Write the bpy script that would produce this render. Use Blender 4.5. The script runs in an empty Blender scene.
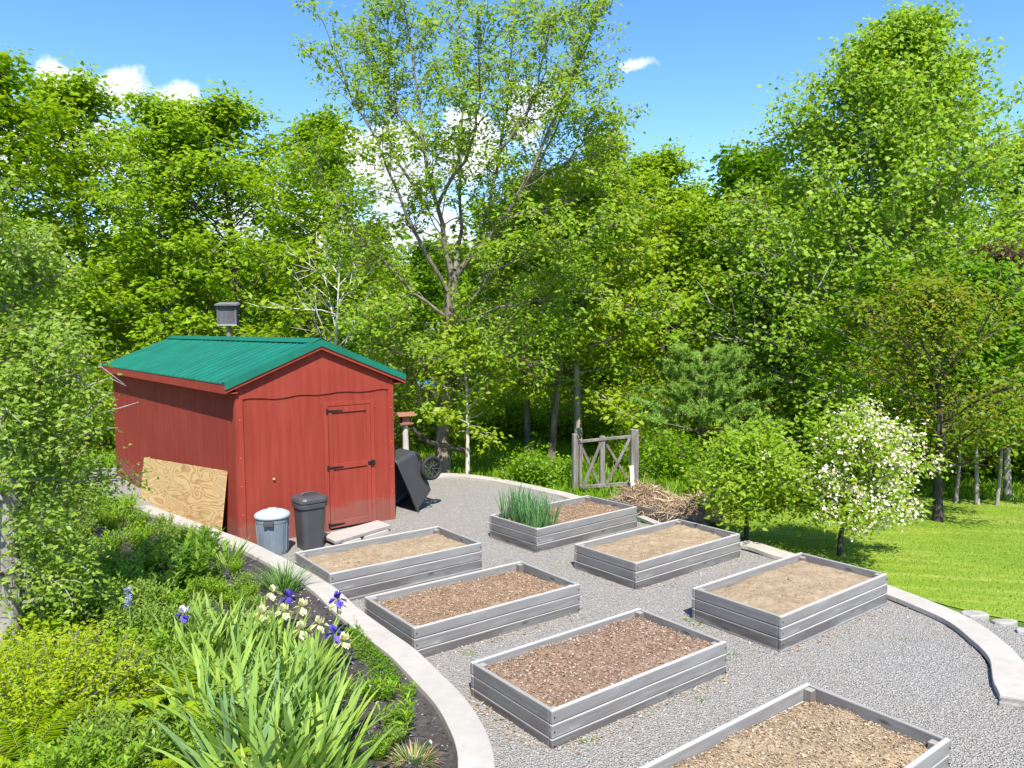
import bpy, math, random
import numpy as np
from mathutils import Vector, Matrix, noise as mnoise
R = math.radians
scene = bpy.context.scene
col = scene.collection
rng = np.random.default_rng(7)
random.seed(7)

# ------------------------------------------------------------------ camera
F_PX, PITCH, ROLL, CAMH = 773.1, .0749, .0053, 2.7733
cam_d = bpy.data.cameras.new('camera'); cam = bpy.data.objects.new('camera', cam_d); col.objects.link(cam)
cam_d.sensor_width = 36; cam_d.lens = F_PX / 1024 * 36; cam_d.clip_end = 3000; cam_d.clip_start = .05
cam.location = (0, 0, CAMH)
fw = Vector((0, math.cos(PITCH), -math.sin(PITCH)))
right = Vector((1, 0, 0)); up = right.cross(fw)
c_, s_ = math.cos(ROLL), math.sin(ROLL)
r2 = right * c_ - up * s_; u2 = right * s_ + up * c_
cam.matrix_world = Matrix(((r2.x, u2.x, -fw.x, 0), (r2.y, u2.y, -fw.y, 0), (r2.z, u2.z, -fw.z, CAMH), (0, 0, 0, 1)))
scene.camera = cam

def ray(u, v):
    X, Y = (u - 512) / F_PX, (384 - v) / F_PX
    X, Y = c_ * X + s_ * Y, -s_ * X + c_ * Y
    c, s = math.cos(PITCH), math.sin(PITCH)
    return Vector((X, c + Y * s, -s + Y * c))
def onz(u, v, z=0.):
    d = ray(u, v); return Vector((0, 0, CAMH)) + d * ((z - CAMH) / d.z)
def ony(u, v, y):
    d = ray(u, v); return Vector((0, 0, CAMH)) + d * (y / d.y)

# ------------------------------------------------------------------ helpers
def tag(o, label=None, cat=None, group=None, kind=None):
    if label: o['label'] = label
    if cat: o['category'] = cat
    if group: o['group'] = group
    if kind: o['kind'] = kind
    return o
def empty(name, loc=(0, 0, 0), rz=0, label=None, cat=None, group=None):
    o = bpy.data.objects.new(name, None); col.objects.link(o)
    o.location = loc; o.rotation_euler = (0, 0, rz); o.empty_display_size = .1
    return tag(o, label, cat, group)
def link(name, me, parent=None, loc=None, rot=None):
    o = bpy.data.objects.new(name, me); col.objects.link(o)
    if parent: o.parent = parent
    if loc is not None: o.location = loc
    if rot is not None: o.rotation_euler = rot
    return o
def children(o): return [c for c in bpy.data.objects if c.parent == o]
def copy_tree(o, kids, parent=None):
    c = o.copy(); col.objects.link(c); c.parent = parent
    for k in kids:
        d = k.copy(); col.objects.link(d); d.parent = c
    return c

def np_mesh(name, V, quads=None, tris=None, mats=(), mi=None, smooth=False):
    me = bpy.data.meshes.new(name)
    V = np.asarray(V, np.float32)
    q = np.zeros((0, 4), np.int32) if quads is None or len(quads) == 0 else np.asarray(quads, np.int32)
    t = np.zeros((0, 3), np.int32) if tris is None or len(tris) == 0 else np.asarray(tris, np.int32)
    me.vertices.add(len(V)); me.vertices.foreach_set('co', V.ravel())
    nl = len(q) * 4 + len(t) * 3
    me.loops.add(nl); me.loops.foreach_set('vertex_index', np.concatenate([q.ravel(), t.ravel()]).astype(np.int32))
    ls = np.concatenate([np.arange(len(q)) * 4, len(q) * 4 + np.arange(len(t)) * 3]).astype(np.int32)
    me.polygons.add(len(ls)); me.polygons.foreach_set('loop_start', ls)
    for m in mats: me.materials.append(m)
    if mi is not None: me.polygons.foreach_set('material_index', np.asarray(mi, np.int32))
    if smooth: me.polygons.foreach_set('use_smooth', np.ones(len(ls), bool))
    me.update(calc_edges=True); me.validate()
    return me

class MB:
    def __init__(s): s.V = []; s.F = []; s.MI = []; s.n = 0
    def add(s, V, Fc, mi=0):
        s.V += [tuple(v) for v in V]; s.F += [tuple(i + s.n for i in f) for f in Fc]; s.MI += [mi] * len(Fc); s.n += len(V)
    def box(s, a, b, m=None, mi=0, bev=0.):
        (x0, y0, z0), (x1, y1, z1) = a, b
        V = [(x0,y0,z0),(x1,y0,z0),(x1,y1,z0),(x0,y1,z0),(x0,y0,z1),(x1,y0,z1),(x1,y1,z1),(x0,y1,z1)]
        if m is not None: V = [m @ Vector(v) for v in V]
        s.add(V, [(0,3,2,1),(4,5,6,7),(0,1,5,4),(1,2,6,5),(2,3,7,6),(3,0,4,7)], mi)
    def beam(s, p, q, w, t, mi=0, upv=(0, 0, 1)):
        p, q = Vector(p), Vector(q); d = (q - p); L = d.length; d.normalize()
        x = d.cross(Vector(upv));
        if x.length < 1e-3: x = d.cross(Vector((1, 0, 0)))
        x.normalize(); z = x.cross(d)
        m = Matrix(((x.x, d.x, z.x, p.x), (x.y, d.y, z.y, p.y), (x.z, d.z, z.z, p.z), (0, 0, 0, 1)))
        s.box((-w/2, 0, -t/2), (w/2, L, t/2), m, mi)
    def lathe(s, prof, seg=32, mi=0, sx=1, sy=1, c=(0, 0, 0)):
        V = []; Fc = []
        for r, z in prof:
            for k in range(seg):
                a = 2 * math.pi * k / seg; V.append((c[0] + r * sx * math.cos(a), c[1] + r * sy * math.sin(a), c[2] + z))
        for i in range(len(prof) - 1):
            for k in range(seg):
                k2 = (k + 1) % seg; Fc.append((i*seg+k, i*seg+k2, (i+1)*seg+k2, (i+1)*seg+k))
        if prof[0][0] > 1e-6: Fc.append(tuple(range(seg))[::-1])
        if prof[-1][0] > 1e-6: Fc.append(tuple((len(prof)-1)*seg + k for k in range(seg)))
        s.add(V, Fc, mi)
    def tube(s, pts, rad, sides=8, mi=0):
        V, Q = tube_np([(np.array(pts, float), np.array(rad, float) if hasattr(rad, '__len__') else np.full(len(pts), rad))], sides)
        s.add(V, Q, mi); 
    def prism(s, poly, z0, z1, mi=0):
        n = len(poly); V = [(p[0], p[1], z0) for p in poly] + [(p[0], p[1], z1) for p in poly]
        s.add(V, [tuple(range(n))[::-1], tuple(range(n, 2*n))] + [(i, (i+1) % n, (i+1) % n + n, i + n) for i in range(n)], mi)
    def build(s, name, mats, parent=None, smooth=False, bevel=0., seg=2, loc=None, rot=None):
        me = bpy.data.meshes.new(name); me.from_pydata(s.V, [], s.F)
        if not isinstance(mats, (list, tuple)): mats = [mats]
        for m in mats: me.materials.append(m)
        me.polygons.foreach_set('material_index', s.MI)
        if smooth: me.polygons.foreach_set('use_smooth', [True] * len(s.F))
        me.update()
        o = link(name, me, parent, loc, rot)
        if bevel:
            b = o.modifiers.new('bevel', 'BEVEL'); b.width = bevel; b.segments = seg; b.limit_method = 'ANGLE'; b.angle_limit = R(40)
        return o

def tube_np(polys, sides=6):
    VV = []; QQ = []; n0 = 0
    ang = np.arange(sides) * 2 * np.pi / sides; ca, sa = np.cos(ang), np.sin(ang)
    for P, rad in polys:
        T = np.gradient(P, axis=0); T /= np.linalg.norm(T, axis=1, keepdims=True) + 1e-9
        m = np.abs(T.mean(0)); ref = np.eye(3)[int(np.argmin(m))]
        A = np.cross(T, ref); A /= np.linalg.norm(A, axis=1, keepdims=True) + 1e-9
        B = np.cross(T, A)
        ring = P[:, None, :] + rad[:, None, None] * (A[:, None, :] * ca[None, :, None] + B[:, None, :] * sa[None, :, None])
        k = len(P); VV.append(ring.reshape(-1, 3))
        i = np.arange(k - 1)[:, None] * sides; j = np.arange(sides)[None, :]; j2 = (j + 1) % sides
        q = np.stack([i + j, i + j2, i + sides + j2, i + sides + j], -1).reshape(-1, 4) + n0
        QQ.append(q); n0 += k * sides
    return np.concatenate(VV), np.concatenate(QQ)

def unit(a): return a / (np.linalg.norm(a, axis=-1, keepdims=True) + 1e-9)
def leaf_np(P, A, N, L, W, fold=.18, base=.42):
    """folded diamond leaves: P base, A axis, N normal"""
    P = np.asarray(P); A = unit(np.asarray(A)); S = unit(np.cross(A, N)); N = np.cross(S, A)
    L = np.broadcast_to(L, len(P))[:, None]; W = np.broadcast_to(W, len(P))[:, None]
    b = P; t = P + A * L - N * L * .08
    s1 = P + A * L * base + S * W * .5 + N * W * fold; s2 = P + A * L * base - S * W * .5 + N * W * fold
    V = np.stack([b, s1, t, s2], 1).reshape(-1, 3)
    Q = np.arange(len(P) * 4).reshape(-1, 4)
    return V, Q
def join_np(parts):
    VV = []; QQ = []; MI = []; n = 0
    for k, (V, Q) in enumerate(parts):
        VV.append(V); QQ.append(np.asarray(Q) + n); MI.append(np.full(len(Q), k)); n += len(V)
    return np.concatenate(VV), np.concatenate(QQ), np.concatenate(MI)
def rocks_np(P, size, rs, flat=.7):
    """small irregular octahedral stones"""
    n = len(P); base = np.array([[1,0,0],[-1,0,0],[0,1,0],[0,-1,0],[0,0,1],[0,0,-1]], float)
    J = base[None] * (1 + rs.uniform(-.35, .35, (n, 6, 1))) + rs.normal(0, .15, (n, 6, 3))
    a = rs.uniform(0, 2*np.pi, n); c, s = np.cos(a)[:, None], np.sin(a)[:, None]
    X = J[..., 0] * c - J[..., 1] * s; Y = J[..., 0] * s + J[..., 1] * c
    el = rs.uniform(.7, 1.4, (n, 1))
    J = np.stack([X * el, Y, J[..., 2] * flat], -1) * np.asarray(size).reshape(-1, 1, 1)
    V = (P[:, None, :] + J).reshape(-1, 3)
    T = np.array([[0,2,4],[2,1,4],[1,3,4],[3,0,4],[2,0,5],[1,2,5],[3,1,5],[0,3,5]])
    T = (T[None] + (np.arange(n) * 6)[:, None, None]).reshape(-1, 3)
    return V, T

# ------------------------------------------------------------------ materials
def lin(r, g, b):
    f = lambda c: c / 12.92 if c <= .04045 else ((c + .055) / 1.055) ** 2.4
    return (f(r / 255), f(g / 255), f(b / 255), 1)
class NT:
    def __init__(s, name):
        s.m = bpy.data.materials.new(name); s.m.use_nodes = True; s.t = s.m.node_tree; s.n = s.t.nodes
        s.b = s.n['Principled BSDF']; s.out = s.n['Material Output']
        s.b.inputs['Specular IOR Level'].default_value = .3
    def new(s, t, **k):
        n = s.n.new(t)
        for a, v in k.items():
            if a in n.inputs: n.inputs[a].default_value = v
            else: setattr(n, a, v)
        return n
    def l(s, a, b): s.t.links.new(a, b)
    def coord(s, scale=(1, 1, 1), kind='Object'):
        c = s.new('ShaderNodeTexCoord'); mp = s.new('ShaderNodeMapping'); mp.inputs['Scale'].default_value = scale
        s.l(c.outputs[kind], mp.inputs['Vector']); return mp.outputs['Vector']
    def noise(s, vec, scale, detail=4, rough=.55, dist=0):
        n = s.new('ShaderNodeTexNoise'); n.inputs['Scale'].default_value = scale; n.inputs['Detail'].default_value = detail
        n.inputs['Roughness'].default_value = rough; n.inputs['Distortion'].default_value = dist
        if vec is not None: s.l(vec, n.inputs['Vector'])
        return n.outputs['Fac']
    def ramp(s, fac, stops, interp='LINEAR'):
        r = s.new('ShaderNodeValToRGB'); e = r.color_ramp.elements; r.color_ramp.interpolation = interp
        e[0].position, e[0].color = stops[0]; e[1].position, e[1].color = stops[-1]
        for p, c in stops[1:-1]:
            k = e.new(p); k.color = c
        s.l(fac, r.inputs['Fac']); return r.outputs['Color']
    def mix(s, fac, a, b, mode='MIX'):
        m = s.new('ShaderNodeMix', data_type='RGBA', blend_type=mode)
        for i, v in ((0, fac), (6, a), (7, b)):
            if hasattr(v, 'links') or hasattr(v, 'is_linked'): s.l(v, m.inputs[i])
            else: m.inputs[i].default_value = v
        return m.outputs[2]
    def isl(s): return s.new('ShaderNodeNewGeometry').outputs['Random Per Island']
    def bump(s, h, strength=.5, dist=.01):
        b = s.new('ShaderNodeBump'); b.inputs['Strength'].default_value = strength; b.inputs['Distance'].default_value = dist
        s.l(h, b.inputs['Height']); s.l(b.outputs['Normal'], s.b.inputs['Normal'])
    def colour(s, c):
        if hasattr(c, 'is_linked'): s.l(c, s.b.inputs['Base Color'])
        else: s.b.inputs['Base Color'].default_value = c
    def rough(s, v): s.b.inputs['Roughness'].default_value = v
C = lambda r, g, b: (r, g, b, 1)

def leaf_mat(name, cols, trans=.54, rough=.45, patch=None):
    t = NT(name); n = len(cols)
    c = t.ramp(t.isl(), [(i / max(1, n - 1), C(*k)) for i, k in enumerate(cols)])
    if patch:
        nz = t.noise(t.coord(), patch[0], 3); c = t.mix(t.ramp(nz, [(.42, C(0,0,0)), (.62, C(1,1,1))]), c, C(*patch[1]))
    t.colour(c); t.rough(rough); t.b.inputs['Specular IOR Level'].default_value = .25
    tr = t.new('ShaderNodeBsdfTranslucent'); t.l(t.mix(1.0, c, C(1.25, 1.15, .5), 'MULTIPLY'), tr.inputs['Color'])
    mx = t.new('ShaderNodeMixShader'); mx.inputs[0].default_value = trans
    t.l(t.b.outputs[0], mx.inputs[1]); t.l(tr.outputs[0], mx.inputs[2]); t.l(mx.outputs[0], t.out.inputs['Surface'])
    return t.m
def bark_mat(name, c1, c2, scale=9):
    t = NT(name); v = t.coord((1, 1, .25)); n = t.noise(v, scale, 6, .7); n2 = t.noise(t.coord(), 2.2, 3)
    c = t.ramp(n, [(.35, C(*c1)), (.65, C(*c2))]); c = t.mix(t.ramp(n2, [(.5, C(0,0,0)), (.75, C(.5,.5,.5))]), c, C(.2, .21, .15))
    t.colour(c); t.rough(.9); t.bump(n, .8, .03); return t.m
def wood_mat(name, axis, c1, c2, c3, edge=0):
    """weathered boards, grain along `axis`; every board a little different"""
    t = NT(name); sc = [22, 22, 22]; sc[axis] = 1.2
    co = t.new('ShaderNodeTexCoord'); isl = t.isl()
    add = t.new('ShaderNodeVectorMath', operation='ADD'); cmb = t.new('ShaderNodeCombineXYZ')
    mul = t.new('ShaderNodeMath', operation='MULTIPLY'); t.l(isl, mul.inputs[0]); mul.inputs[1].default_value = 37
    for i in range(3): t.l(mul.outputs[0], cmb.inputs[i])
    t.l(co.outputs['Object'], add.inputs[0]); t.l(cmb.outputs[0], add.inputs[1])
    mp = t.new('ShaderNodeMapping'); mp.inputs['Scale'].default_value = sc; t.l(add.outputs[0], mp.inputs['Vector'])
    g = t.noise(mp.outputs[0], 1.0, 7, .72, .8); 
    mp2 = t.new('ShaderNodeMapping'); s2 = [5, 5, 5]; s2[axis] = 1.6; mp2.inputs['Scale'].default_value = s2; t.l(add.outputs[0], mp2.inputs['Vector'])
    st = t.noise(mp2.outputs[0], 1.0, 4, .6)
    c = t.ramp(g, [(.3, C(*c1)), (.55, C(*c2)), (.75, C(*c3))])
    c = t.mix(t.ramp(st, [(.46, C(0,0,0)), (.57, C(.8,.8,.8))]), c, C(c1[0]*1.2, c1[1]*.95, c1[2]*.98))
    c = t.mix(t.ramp(isl, [(0, C(.0,.0,.0)), (1, C(.45,.45,.45))]), c, C(c3[0], c3[1], c3[2]))
    # knots
    vo = t.new('ShaderNodeTexVoronoi'); mp3 = t.new('ShaderNodeMapping'); s3 = [7, 7, 7]; s3[axis] = 2.2; mp3.inputs['Scale'].default_value = s3
    t.l(add.outputs[0], mp3.inputs['Vector']); t.l(mp3.outputs[0], vo.inputs['Vector']); vo.inputs['Scale'].default_value = 1
    c = t.mix(t.ramp(vo.outputs['Distance'], [(.06, C(.85,.85,.85)), (.14, C(0,0,0))]), c, C(.05, .047, .045))
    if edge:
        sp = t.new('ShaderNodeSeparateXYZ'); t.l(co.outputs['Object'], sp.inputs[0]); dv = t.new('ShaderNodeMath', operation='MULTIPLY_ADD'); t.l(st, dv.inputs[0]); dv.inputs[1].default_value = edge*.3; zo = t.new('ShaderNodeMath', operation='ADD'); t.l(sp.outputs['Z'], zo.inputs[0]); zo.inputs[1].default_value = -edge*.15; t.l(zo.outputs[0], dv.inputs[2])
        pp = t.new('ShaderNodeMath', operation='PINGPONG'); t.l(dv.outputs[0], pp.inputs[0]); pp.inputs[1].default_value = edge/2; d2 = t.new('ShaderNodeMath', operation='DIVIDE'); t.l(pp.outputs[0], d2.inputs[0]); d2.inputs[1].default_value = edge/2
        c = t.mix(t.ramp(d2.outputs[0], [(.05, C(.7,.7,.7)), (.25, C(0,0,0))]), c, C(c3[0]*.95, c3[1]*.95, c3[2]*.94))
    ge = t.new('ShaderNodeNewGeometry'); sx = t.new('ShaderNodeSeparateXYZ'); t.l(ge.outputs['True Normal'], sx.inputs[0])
    c = t.mix(t.ramp(sx.outputs['Z'], [(.45, C(0,0,0)), (.75, C(.7,.7,.7))]), c, C(min(.6, c3[0]*1.15), min(.58, c3[1]*1.13), min(.55, c3[2]*1.08)))  # upward faces paler: bleached wood, with light caught on top edges painted in
    t.colour(c); t.rough(.85); t.bump(g, .6, .008); return t.m

M = {}
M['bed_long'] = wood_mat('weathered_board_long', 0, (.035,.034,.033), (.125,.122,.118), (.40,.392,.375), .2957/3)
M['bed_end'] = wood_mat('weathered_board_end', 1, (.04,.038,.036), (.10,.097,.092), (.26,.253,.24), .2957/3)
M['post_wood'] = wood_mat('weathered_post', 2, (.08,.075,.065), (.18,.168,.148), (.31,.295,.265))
M['plank'] = wood_mat('pale_plank', 0, (.2,.19,.175), (.28,.265,.245), (.36,.345,.325))
M['dark_board'] = wood_mat('dark_board', 0, (.09,.08,.065), (.17,.15,.125), (.26,.24,.2))

def red_mat(name, tone=1.0):
    t = NT(name); v = t.coord((10, 10, .7)); n = t.noise(v, 1.4, 5, .6); n2 = t.noise(t.coord(), 1.1, 4)
    c = t.ramp(n, [(.3, C(.20*tone,.031*tone,.02*tone)), (.7, C(.27*tone,.047*tone,.031*tone))])
    c = t.mix(t.ramp(n2, [(.45, C(0,0,0)), (.75, C(.5,.5,.5))]), c, C(.29*tone, .055*tone, .037*tone))
    v3 = t.coord((14, 14, 1.5)); n3 = t.noise(v3, 1.5, 5, .7)
    c = t.mix(t.ramp(n3, [(.66, C(0,0,0)), (.78, C(.45,.45,.45))]), c, C(.36, .11, .08))
    sz_ = t.new('ShaderNodeSeparateXYZ'); t.l(t.coord(), sz_.inputs[0]); n5 = t.noise(t.coord(), 5, 5, .7); ad = t.new('ShaderNodeMath', operation='MULTIPLY_ADD'); t.l(n5, ad.inputs[0]); ad.inputs[1].default_value = -.5; t.l(sz_.outputs['Z'], ad.inputs[2])
    c = t.mix(t.ramp(ad.outputs[0], [(.0, C(.55,.55,.55)), (.12, C(0,0,0))]), c, C(.20*tone,.10*tone,.075*tone))
    t.colour(c); t.rough(.85); t.b.inputs['Specular IOR Level'].default_value = .08
    w = t.new('ShaderNodeTexWave', wave_type='BANDS', bands_direction='X', wave_profile='SAW'); w.inputs['Scale'].default_value = 1.05
    t.l(t.coord(), w.inputs['Vector'])
    t.bump(t.ramp(w.outputs['Fac'], [(.0, C(0,0,0)), (.04, C(1,1,1))]), .5, .006)
    return t.m
M['red'] = red_mat('red_siding'); M['red_trim'] = red_mat('red_trim_paint', 1.08)
t = NT('green_metal_roof'); n = t.noise(t.coord((2, 2, 2)), 1.2, 4); t.colour(t.ramp(n, [(.3, C(.0, .10, .062)), (.7, C(.003, .145, .092))])); t.rough(.42); t.b.inputs['Specular IOR Level'].default_value = .5; t.b.inputs['Metallic'].default_value = .0; M['roof'] = t.m
t = NT('black_iron'); t.colour(C(.012,.012,.013)); t.rough(.5); M['iron'] = t.m
t = NT('nail_zinc'); t.colour(C(.55,.4,.36)); t.rough(.6); M['nail'] = t.m
t = NT('brass_knob'); t.colour(C(.6,.42,.2)); t.rough(.4); M['brass'] = t.m
# plywood with cathedral grain
t = NT('plywood_face'); v = t.coord((.75, 1, 3.4)); n = t.noise(v, 1.15, 2, .45, .5)
mlt = t.new('ShaderNodeMath', operation='MULTIPLY'); t.l(n, mlt.inputs[0]); mlt.inputs[1].default_value = 15.0
fr = t.new('ShaderNodeMath', operation='PINGPONG'); t.l(mlt.outputs[0], fr.inputs[0]); fr.inputs[1].default_value = .5
c = t.ramp(fr.outputs[0], [(.0, C(.30,.155,.05)), (.12, C(.42,.25,.095)), (.4, C(.53,.36,.16))]); n2 = t.noise(t.coord(), 2, 3)
c = t.mix(t.ramp(n2, [(.4, C(0,0,0)), (.7, C(.35,.35,.35))]), c, C(.5,.38,.2)); t.colour(c); t.rough(.7); M['ply'] = t.m
# concrete coping
t = NT('pale_concrete'); n = t.noise(t.coord(), 9, 6, .65); n2 = t.noise(t.coord(), 1.3, 4)
c = t.ramp(n, [(.3, C(.35,.325,.285)), (.7, C(.44,.41,.36))]); c = t.mix(t.ramp(n2, [(.42, C(0,0,0)), (.68, C(.6,.6,.6))]), c, C(.33,.305,.265)); 
n3 = t.noise(t.coord(), 70, 3); c = t.mix(t.ramp(n3, [(.3, C(.35,.35,.35)), (.42, C(0,0,0))]), c, C(.3,.28,.25)); t.colour(c); t.rough(.9); t.bump(n, .3, .006); M['concrete'] = t.m
t = NT('rough_stone'); n = t.noise(t.coord(), 8, 6, .7); t.colour(t.ramp(n, [(.3, C(.1,.09,.08)), (.7, C(.34,.32,.29))])); t.rough(.95); t.bump(n, .9, .03); M['stone'] = t.m
t = NT('pale_fieldstone'); n = t.noise(t.coord(), 8, 6, .7); t.colour(t.ramp(n, [(.3, C(.24,.23,.2)), (.7, C(.38,.36,.33))])); t.rough(.95); t.bump(n, .7, .02); M['fieldstone'] = t.m
# gravel sheet
t = NT('gravel_bed'); vo = t.new('ShaderNodeTexVoronoi'); vo.inputs['Scale'].default_value = 75; t.l(t.coord(), vo.inputs['Vector'])
c = t.ramp(vo.outputs['Color'], [(.1, C(.265,.252,.228)), (.5, C(.325,.31,.281)), (.9, C(.385,.367,.332))]); n2 = t.noise(t.coord(), .9, 5, .6)
c = t.mix(t.ramp(n2, [(.45, C(0,0,0)), (.68, C(.55,.55,.55))]), c, C(.33,.30,.25)); t.colour(c); t.rough(.95)
t.bump(vo.outputs['Distance'], 1.0, .02); M['gravel'] = t.m
t = NT('gravel_stone'); t.colour(t.ramp(t.isl(), [(0, C(.215,.206,.187)), (.45, C(.30,.286,.26)), (.85, C(.37,.353,.32)), (1, C(.47,.445,.395))])); t.rough(.9); M['pebble'] = t.m
# soils
def soil_mat(name, a, b, c3, sc=14):
    t = NT(name); n = t.noise(t.coord(), sc, 7, .7); n2 = t.noise(t.coord(), 2.5, 4)
    c = t.ramp(n, [(.3, C(*a)), (.55, C(*b)), (.75, C(*c3))]); c = t.mix(t.ramp(n2, [(.4, C(0,0,0)), (.7, C(.4,.4,.4))]), c, C(*c3)); t.colour(c); t.rough(.98); t.bump(n, .9, .02); return t.m
M['sand'] = soil_mat('sandy_soil', (.19,.135,.08), (.30,.225,.14), (.37,.29,.19))
M['sand2'] = soil_mat('brown_sandy_soil', (.17,.1,.05), (.29,.18,.09), (.37,.25,.14))
M['brown'] = soil_mat('brown_soil', (.13,.08,.05), (.23,.155,.1), (.33,.24,.16))
M['dirt'] = soil_mat('dark_garden_mulch', (.022,.018,.016), (.055,.048,.043), (.12,.11,.1), 30)
def chip_mat(name, cols):
    t = NT(name); k = len(cols); t.colour(t.ramp(t.isl(), [(i/(k-1), C(*c)) for i, c in enumerate(cols)])); t.rough(.9); return t.m
M['chip_brown'] = chip_mat('wood_chip', [(.13,.07,.035), (.27,.165,.085), (.38,.255,.15), (.48,.37,.25)])
M['chip_red'] = chip_mat('shredded_bark', [(.11,.06,.038), (.22,.13,.085), (.33,.225,.155), (.47,.38,.30)])
M['chip_straw'] = chip_mat('straw_litter', [(.10,.06,.035), (.28,.19,.11), (.39,.29,.18), (.52,.43,.30)])
M['chip_dark'] = chip_mat('dark_mulch_chip', [(.012,.011,.011), (.04,.037,.035), (.10,.095,.09), (.45,.43,.41)])
M['clod'] = chip_mat('sand_clod', [(.2,.14,.08), (.28,.2,.12), (.34,.26,.17)])
M['hay'] = chip_mat('dry_hay', [(.17,.11,.065), (.30,.20,.12), (.40,.29,.18), (.52,.41,.28)])
# foliage
M['leaf_maple'] = leaf_mat('maple_leaf', [(.13,.26,.008), (.20,.35,.01), (.27,.43,.014), (.34,.49,.02)], patch=(.55, (.27,.41,.014)))
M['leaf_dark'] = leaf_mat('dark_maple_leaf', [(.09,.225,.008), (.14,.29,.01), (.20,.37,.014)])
M['leaf_yellow'] = leaf_mat('fresh_yellow_leaf', [(.18,.30,.01), (.25,.38,.014), (.32,.44,.02), (.38,.47,.04)])
M['leaf_aspen'] = leaf_mat('aspen_leaf', [(.16,.30,.018), (.23,.39,.022), (.30,.46,.035), (.38,.51,.07)])
M['leaf_center'] = leaf_mat('young_oak_leaf', [(.14,.26,.012), (.21,.36,.018), (.28,.43,.026), (.33,.43,.04)])
M['leaf_apple'] = leaf_mat('apple_leaf', [(.20,.35,.018), (.28,.43,.025), (.36,.49,.045)])
M['leaf_bush'] = leaf_mat('bush_leaf', [(.15,.26,.025), (.22,.35,.035), (.30,.43,.06), (.38,.49,.11)])
M['leaf_rusty'] = leaf_mat('rusty_young_leaf', [(.14,.24,.014), (.20,.31,.02), (.27,.33,.03), (.27,.22,.04)])
M['leaf_purple'] = leaf_mat('purple_leaf', [(.05,.02,.018), (.09,.03,.025), (.10,.06,.03), (.08,.12,.02)])
M['needle'] = leaf_mat('pine_needle', [(.17,.31,.05), (.23,.39,.065), (.30,.47,.09)], .4)
M['leaf_shrub'] = leaf_mat('shrub_leaf', [(.12,.26,.008), (.18,.35,.01), (.25,.42,.018)])
M['blossom'] = leaf_mat('white_blossom', [(.58,.52,.36), (.68,.62,.46), (.74,.70,.58)], .3)
M['spirea'] = leaf_mat('golden_leaf', [(.22,.36,.008), (.30,.44,.01), (.38,.49,.012), (.44,.47,.02)])
M['fern'] = leaf_mat('fern_frond', [(.24,.38,.012), (.33,.47,.018), (.42,.53,.025)])
M['iris'] = leaf_mat('iris_blade', [(.17,.29,.07), (.22,.36,.07), (.29,.43,.07), (.36,.48,.09)], .4)
M['iris_blue'] = leaf_mat('bluish_iris_blade', [(.15,.27,.12), (.2,.33,.125), (.27,.40,.12)], .35)
M['onion'] = leaf_mat('onion_blade', [(.07,.19,.07), (.11,.25,.085), (.16,.31,.10)], .3)
M['grass_dark'] = leaf_mat('tuft_blade', [(.06,.16,.025), (.1,.22,.03), (.15,.28,.04)], .25)
M['herb'] = leaf_mat('herb_leaf', [(.19,.31,.045), (.27,.40,.065), (.34,.47,.10)])
M['peony'] = leaf_mat('peony_leaf', [(.09,.22,.025), (.15,.30,.03), (.22,.38,.04)])
M['lily'] = leaf_mat('lily_leaf', [(.18,.35,.018), (.25,.43,.025), (.33,.49,.04)])
M['mat'] = leaf_mat('creeping_leaf', [(.10,.24,.012), (.15,.3,.016), (.2,.36,.02)])
M['lawn_blade'] = leaf_mat('lawn_blade', [(.12,.21,.01), (.17,.27,.014), (.22,.31,.02), (.36,.39,.09)], .3, patch=(1.1, (.27,.33,.03)))
M['floor_leaf'] = leaf_mat('woodland_grass', [(.13,.27,.01), (.19,.35,.014), (.25,.41,.02)], .45)
M['cream'] = leaf_mat('cream_petal', [(.58,.57,.27), (.66,.65,.42), (.7,.69,.55)], .35)
M['violet'] = leaf_mat('violet_petal', [(.055,.035,.32), (.09,.06,.45), (.16,.12,.55)], .25)
M['lilac'] = leaf_mat('pale_lilac_petal', [(.55,.52,.75), (.7,.68,.82)], .3)
M['dry_leaf'] = leaf_mat('dry_blade', [(.3,.2,.09), (.42,.3,.15), (.5,.4,.24)], .2)
M['stem'] = leaf_mat('green_stem', [(.12,.2,.04), (.18,.27,.07)], .1)
M['bark'] = bark_mat('grey_brown_bark', (.07,.055,.042), (.26,.215,.17))
M['bark_pale'] = bark_mat('pale_grey_bark', (.16,.145,.125), (.36,.335,.3))
M['bark_dark'] = bark_mat('dark_bark', (.022,.018,.015), (.09,.075,.06))
M['bark_white'] = bark_mat('white_bark', (.4,.37,.32), (.62,.59,.53), 6)
M['twig'] = bark_mat('twig_bark', (.14,.11,.09), (.3,.26,.21))
def plastic(name, c, rough=.45, spec=.4):
    t = NT(name); n = t.noise(t.coord(), 5, 4); k = .82
    t.colour(t.ramp(n, [(.3, C(c[0]*k, c[1]*k, c[2]*k)), (.7, C(*c))])); t.rough(rough); t.b.inputs['Specular IOR Level'].default_value = spec
    t.bump(t.noise(t.coord(), 40, 2), .06, .003); return t.m
M['bin_dark'] = plastic('charcoal_plastic', (.062,.062,.066)); M['bin_grey'] = plastic('blue_grey_plastic', (.17,.205,.235))
M['lid_blue'] = plastic('faded_light_blue_plastic', (.36,.43,.47), .6); M['black_poly'] = plastic('black_poly', (.05,.052,.056), .42)
M['tyre'] = plastic('black_tyre', (.02,.02,.02), .7); M['label_white'] = plastic('white_sticker', (.75,.75,.75)); M['steel'] = plastic('dull_steel', (.3,.3,.31), .4)
M['bat_wood'] = wood_mat('grey_box_wood', 2, (.045,.045,.055), (.085,.085,.10), (.15,.15,.165)); M['feeder'] = plastic('terracotta_paint', (.27,.12,.07), .8)
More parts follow.
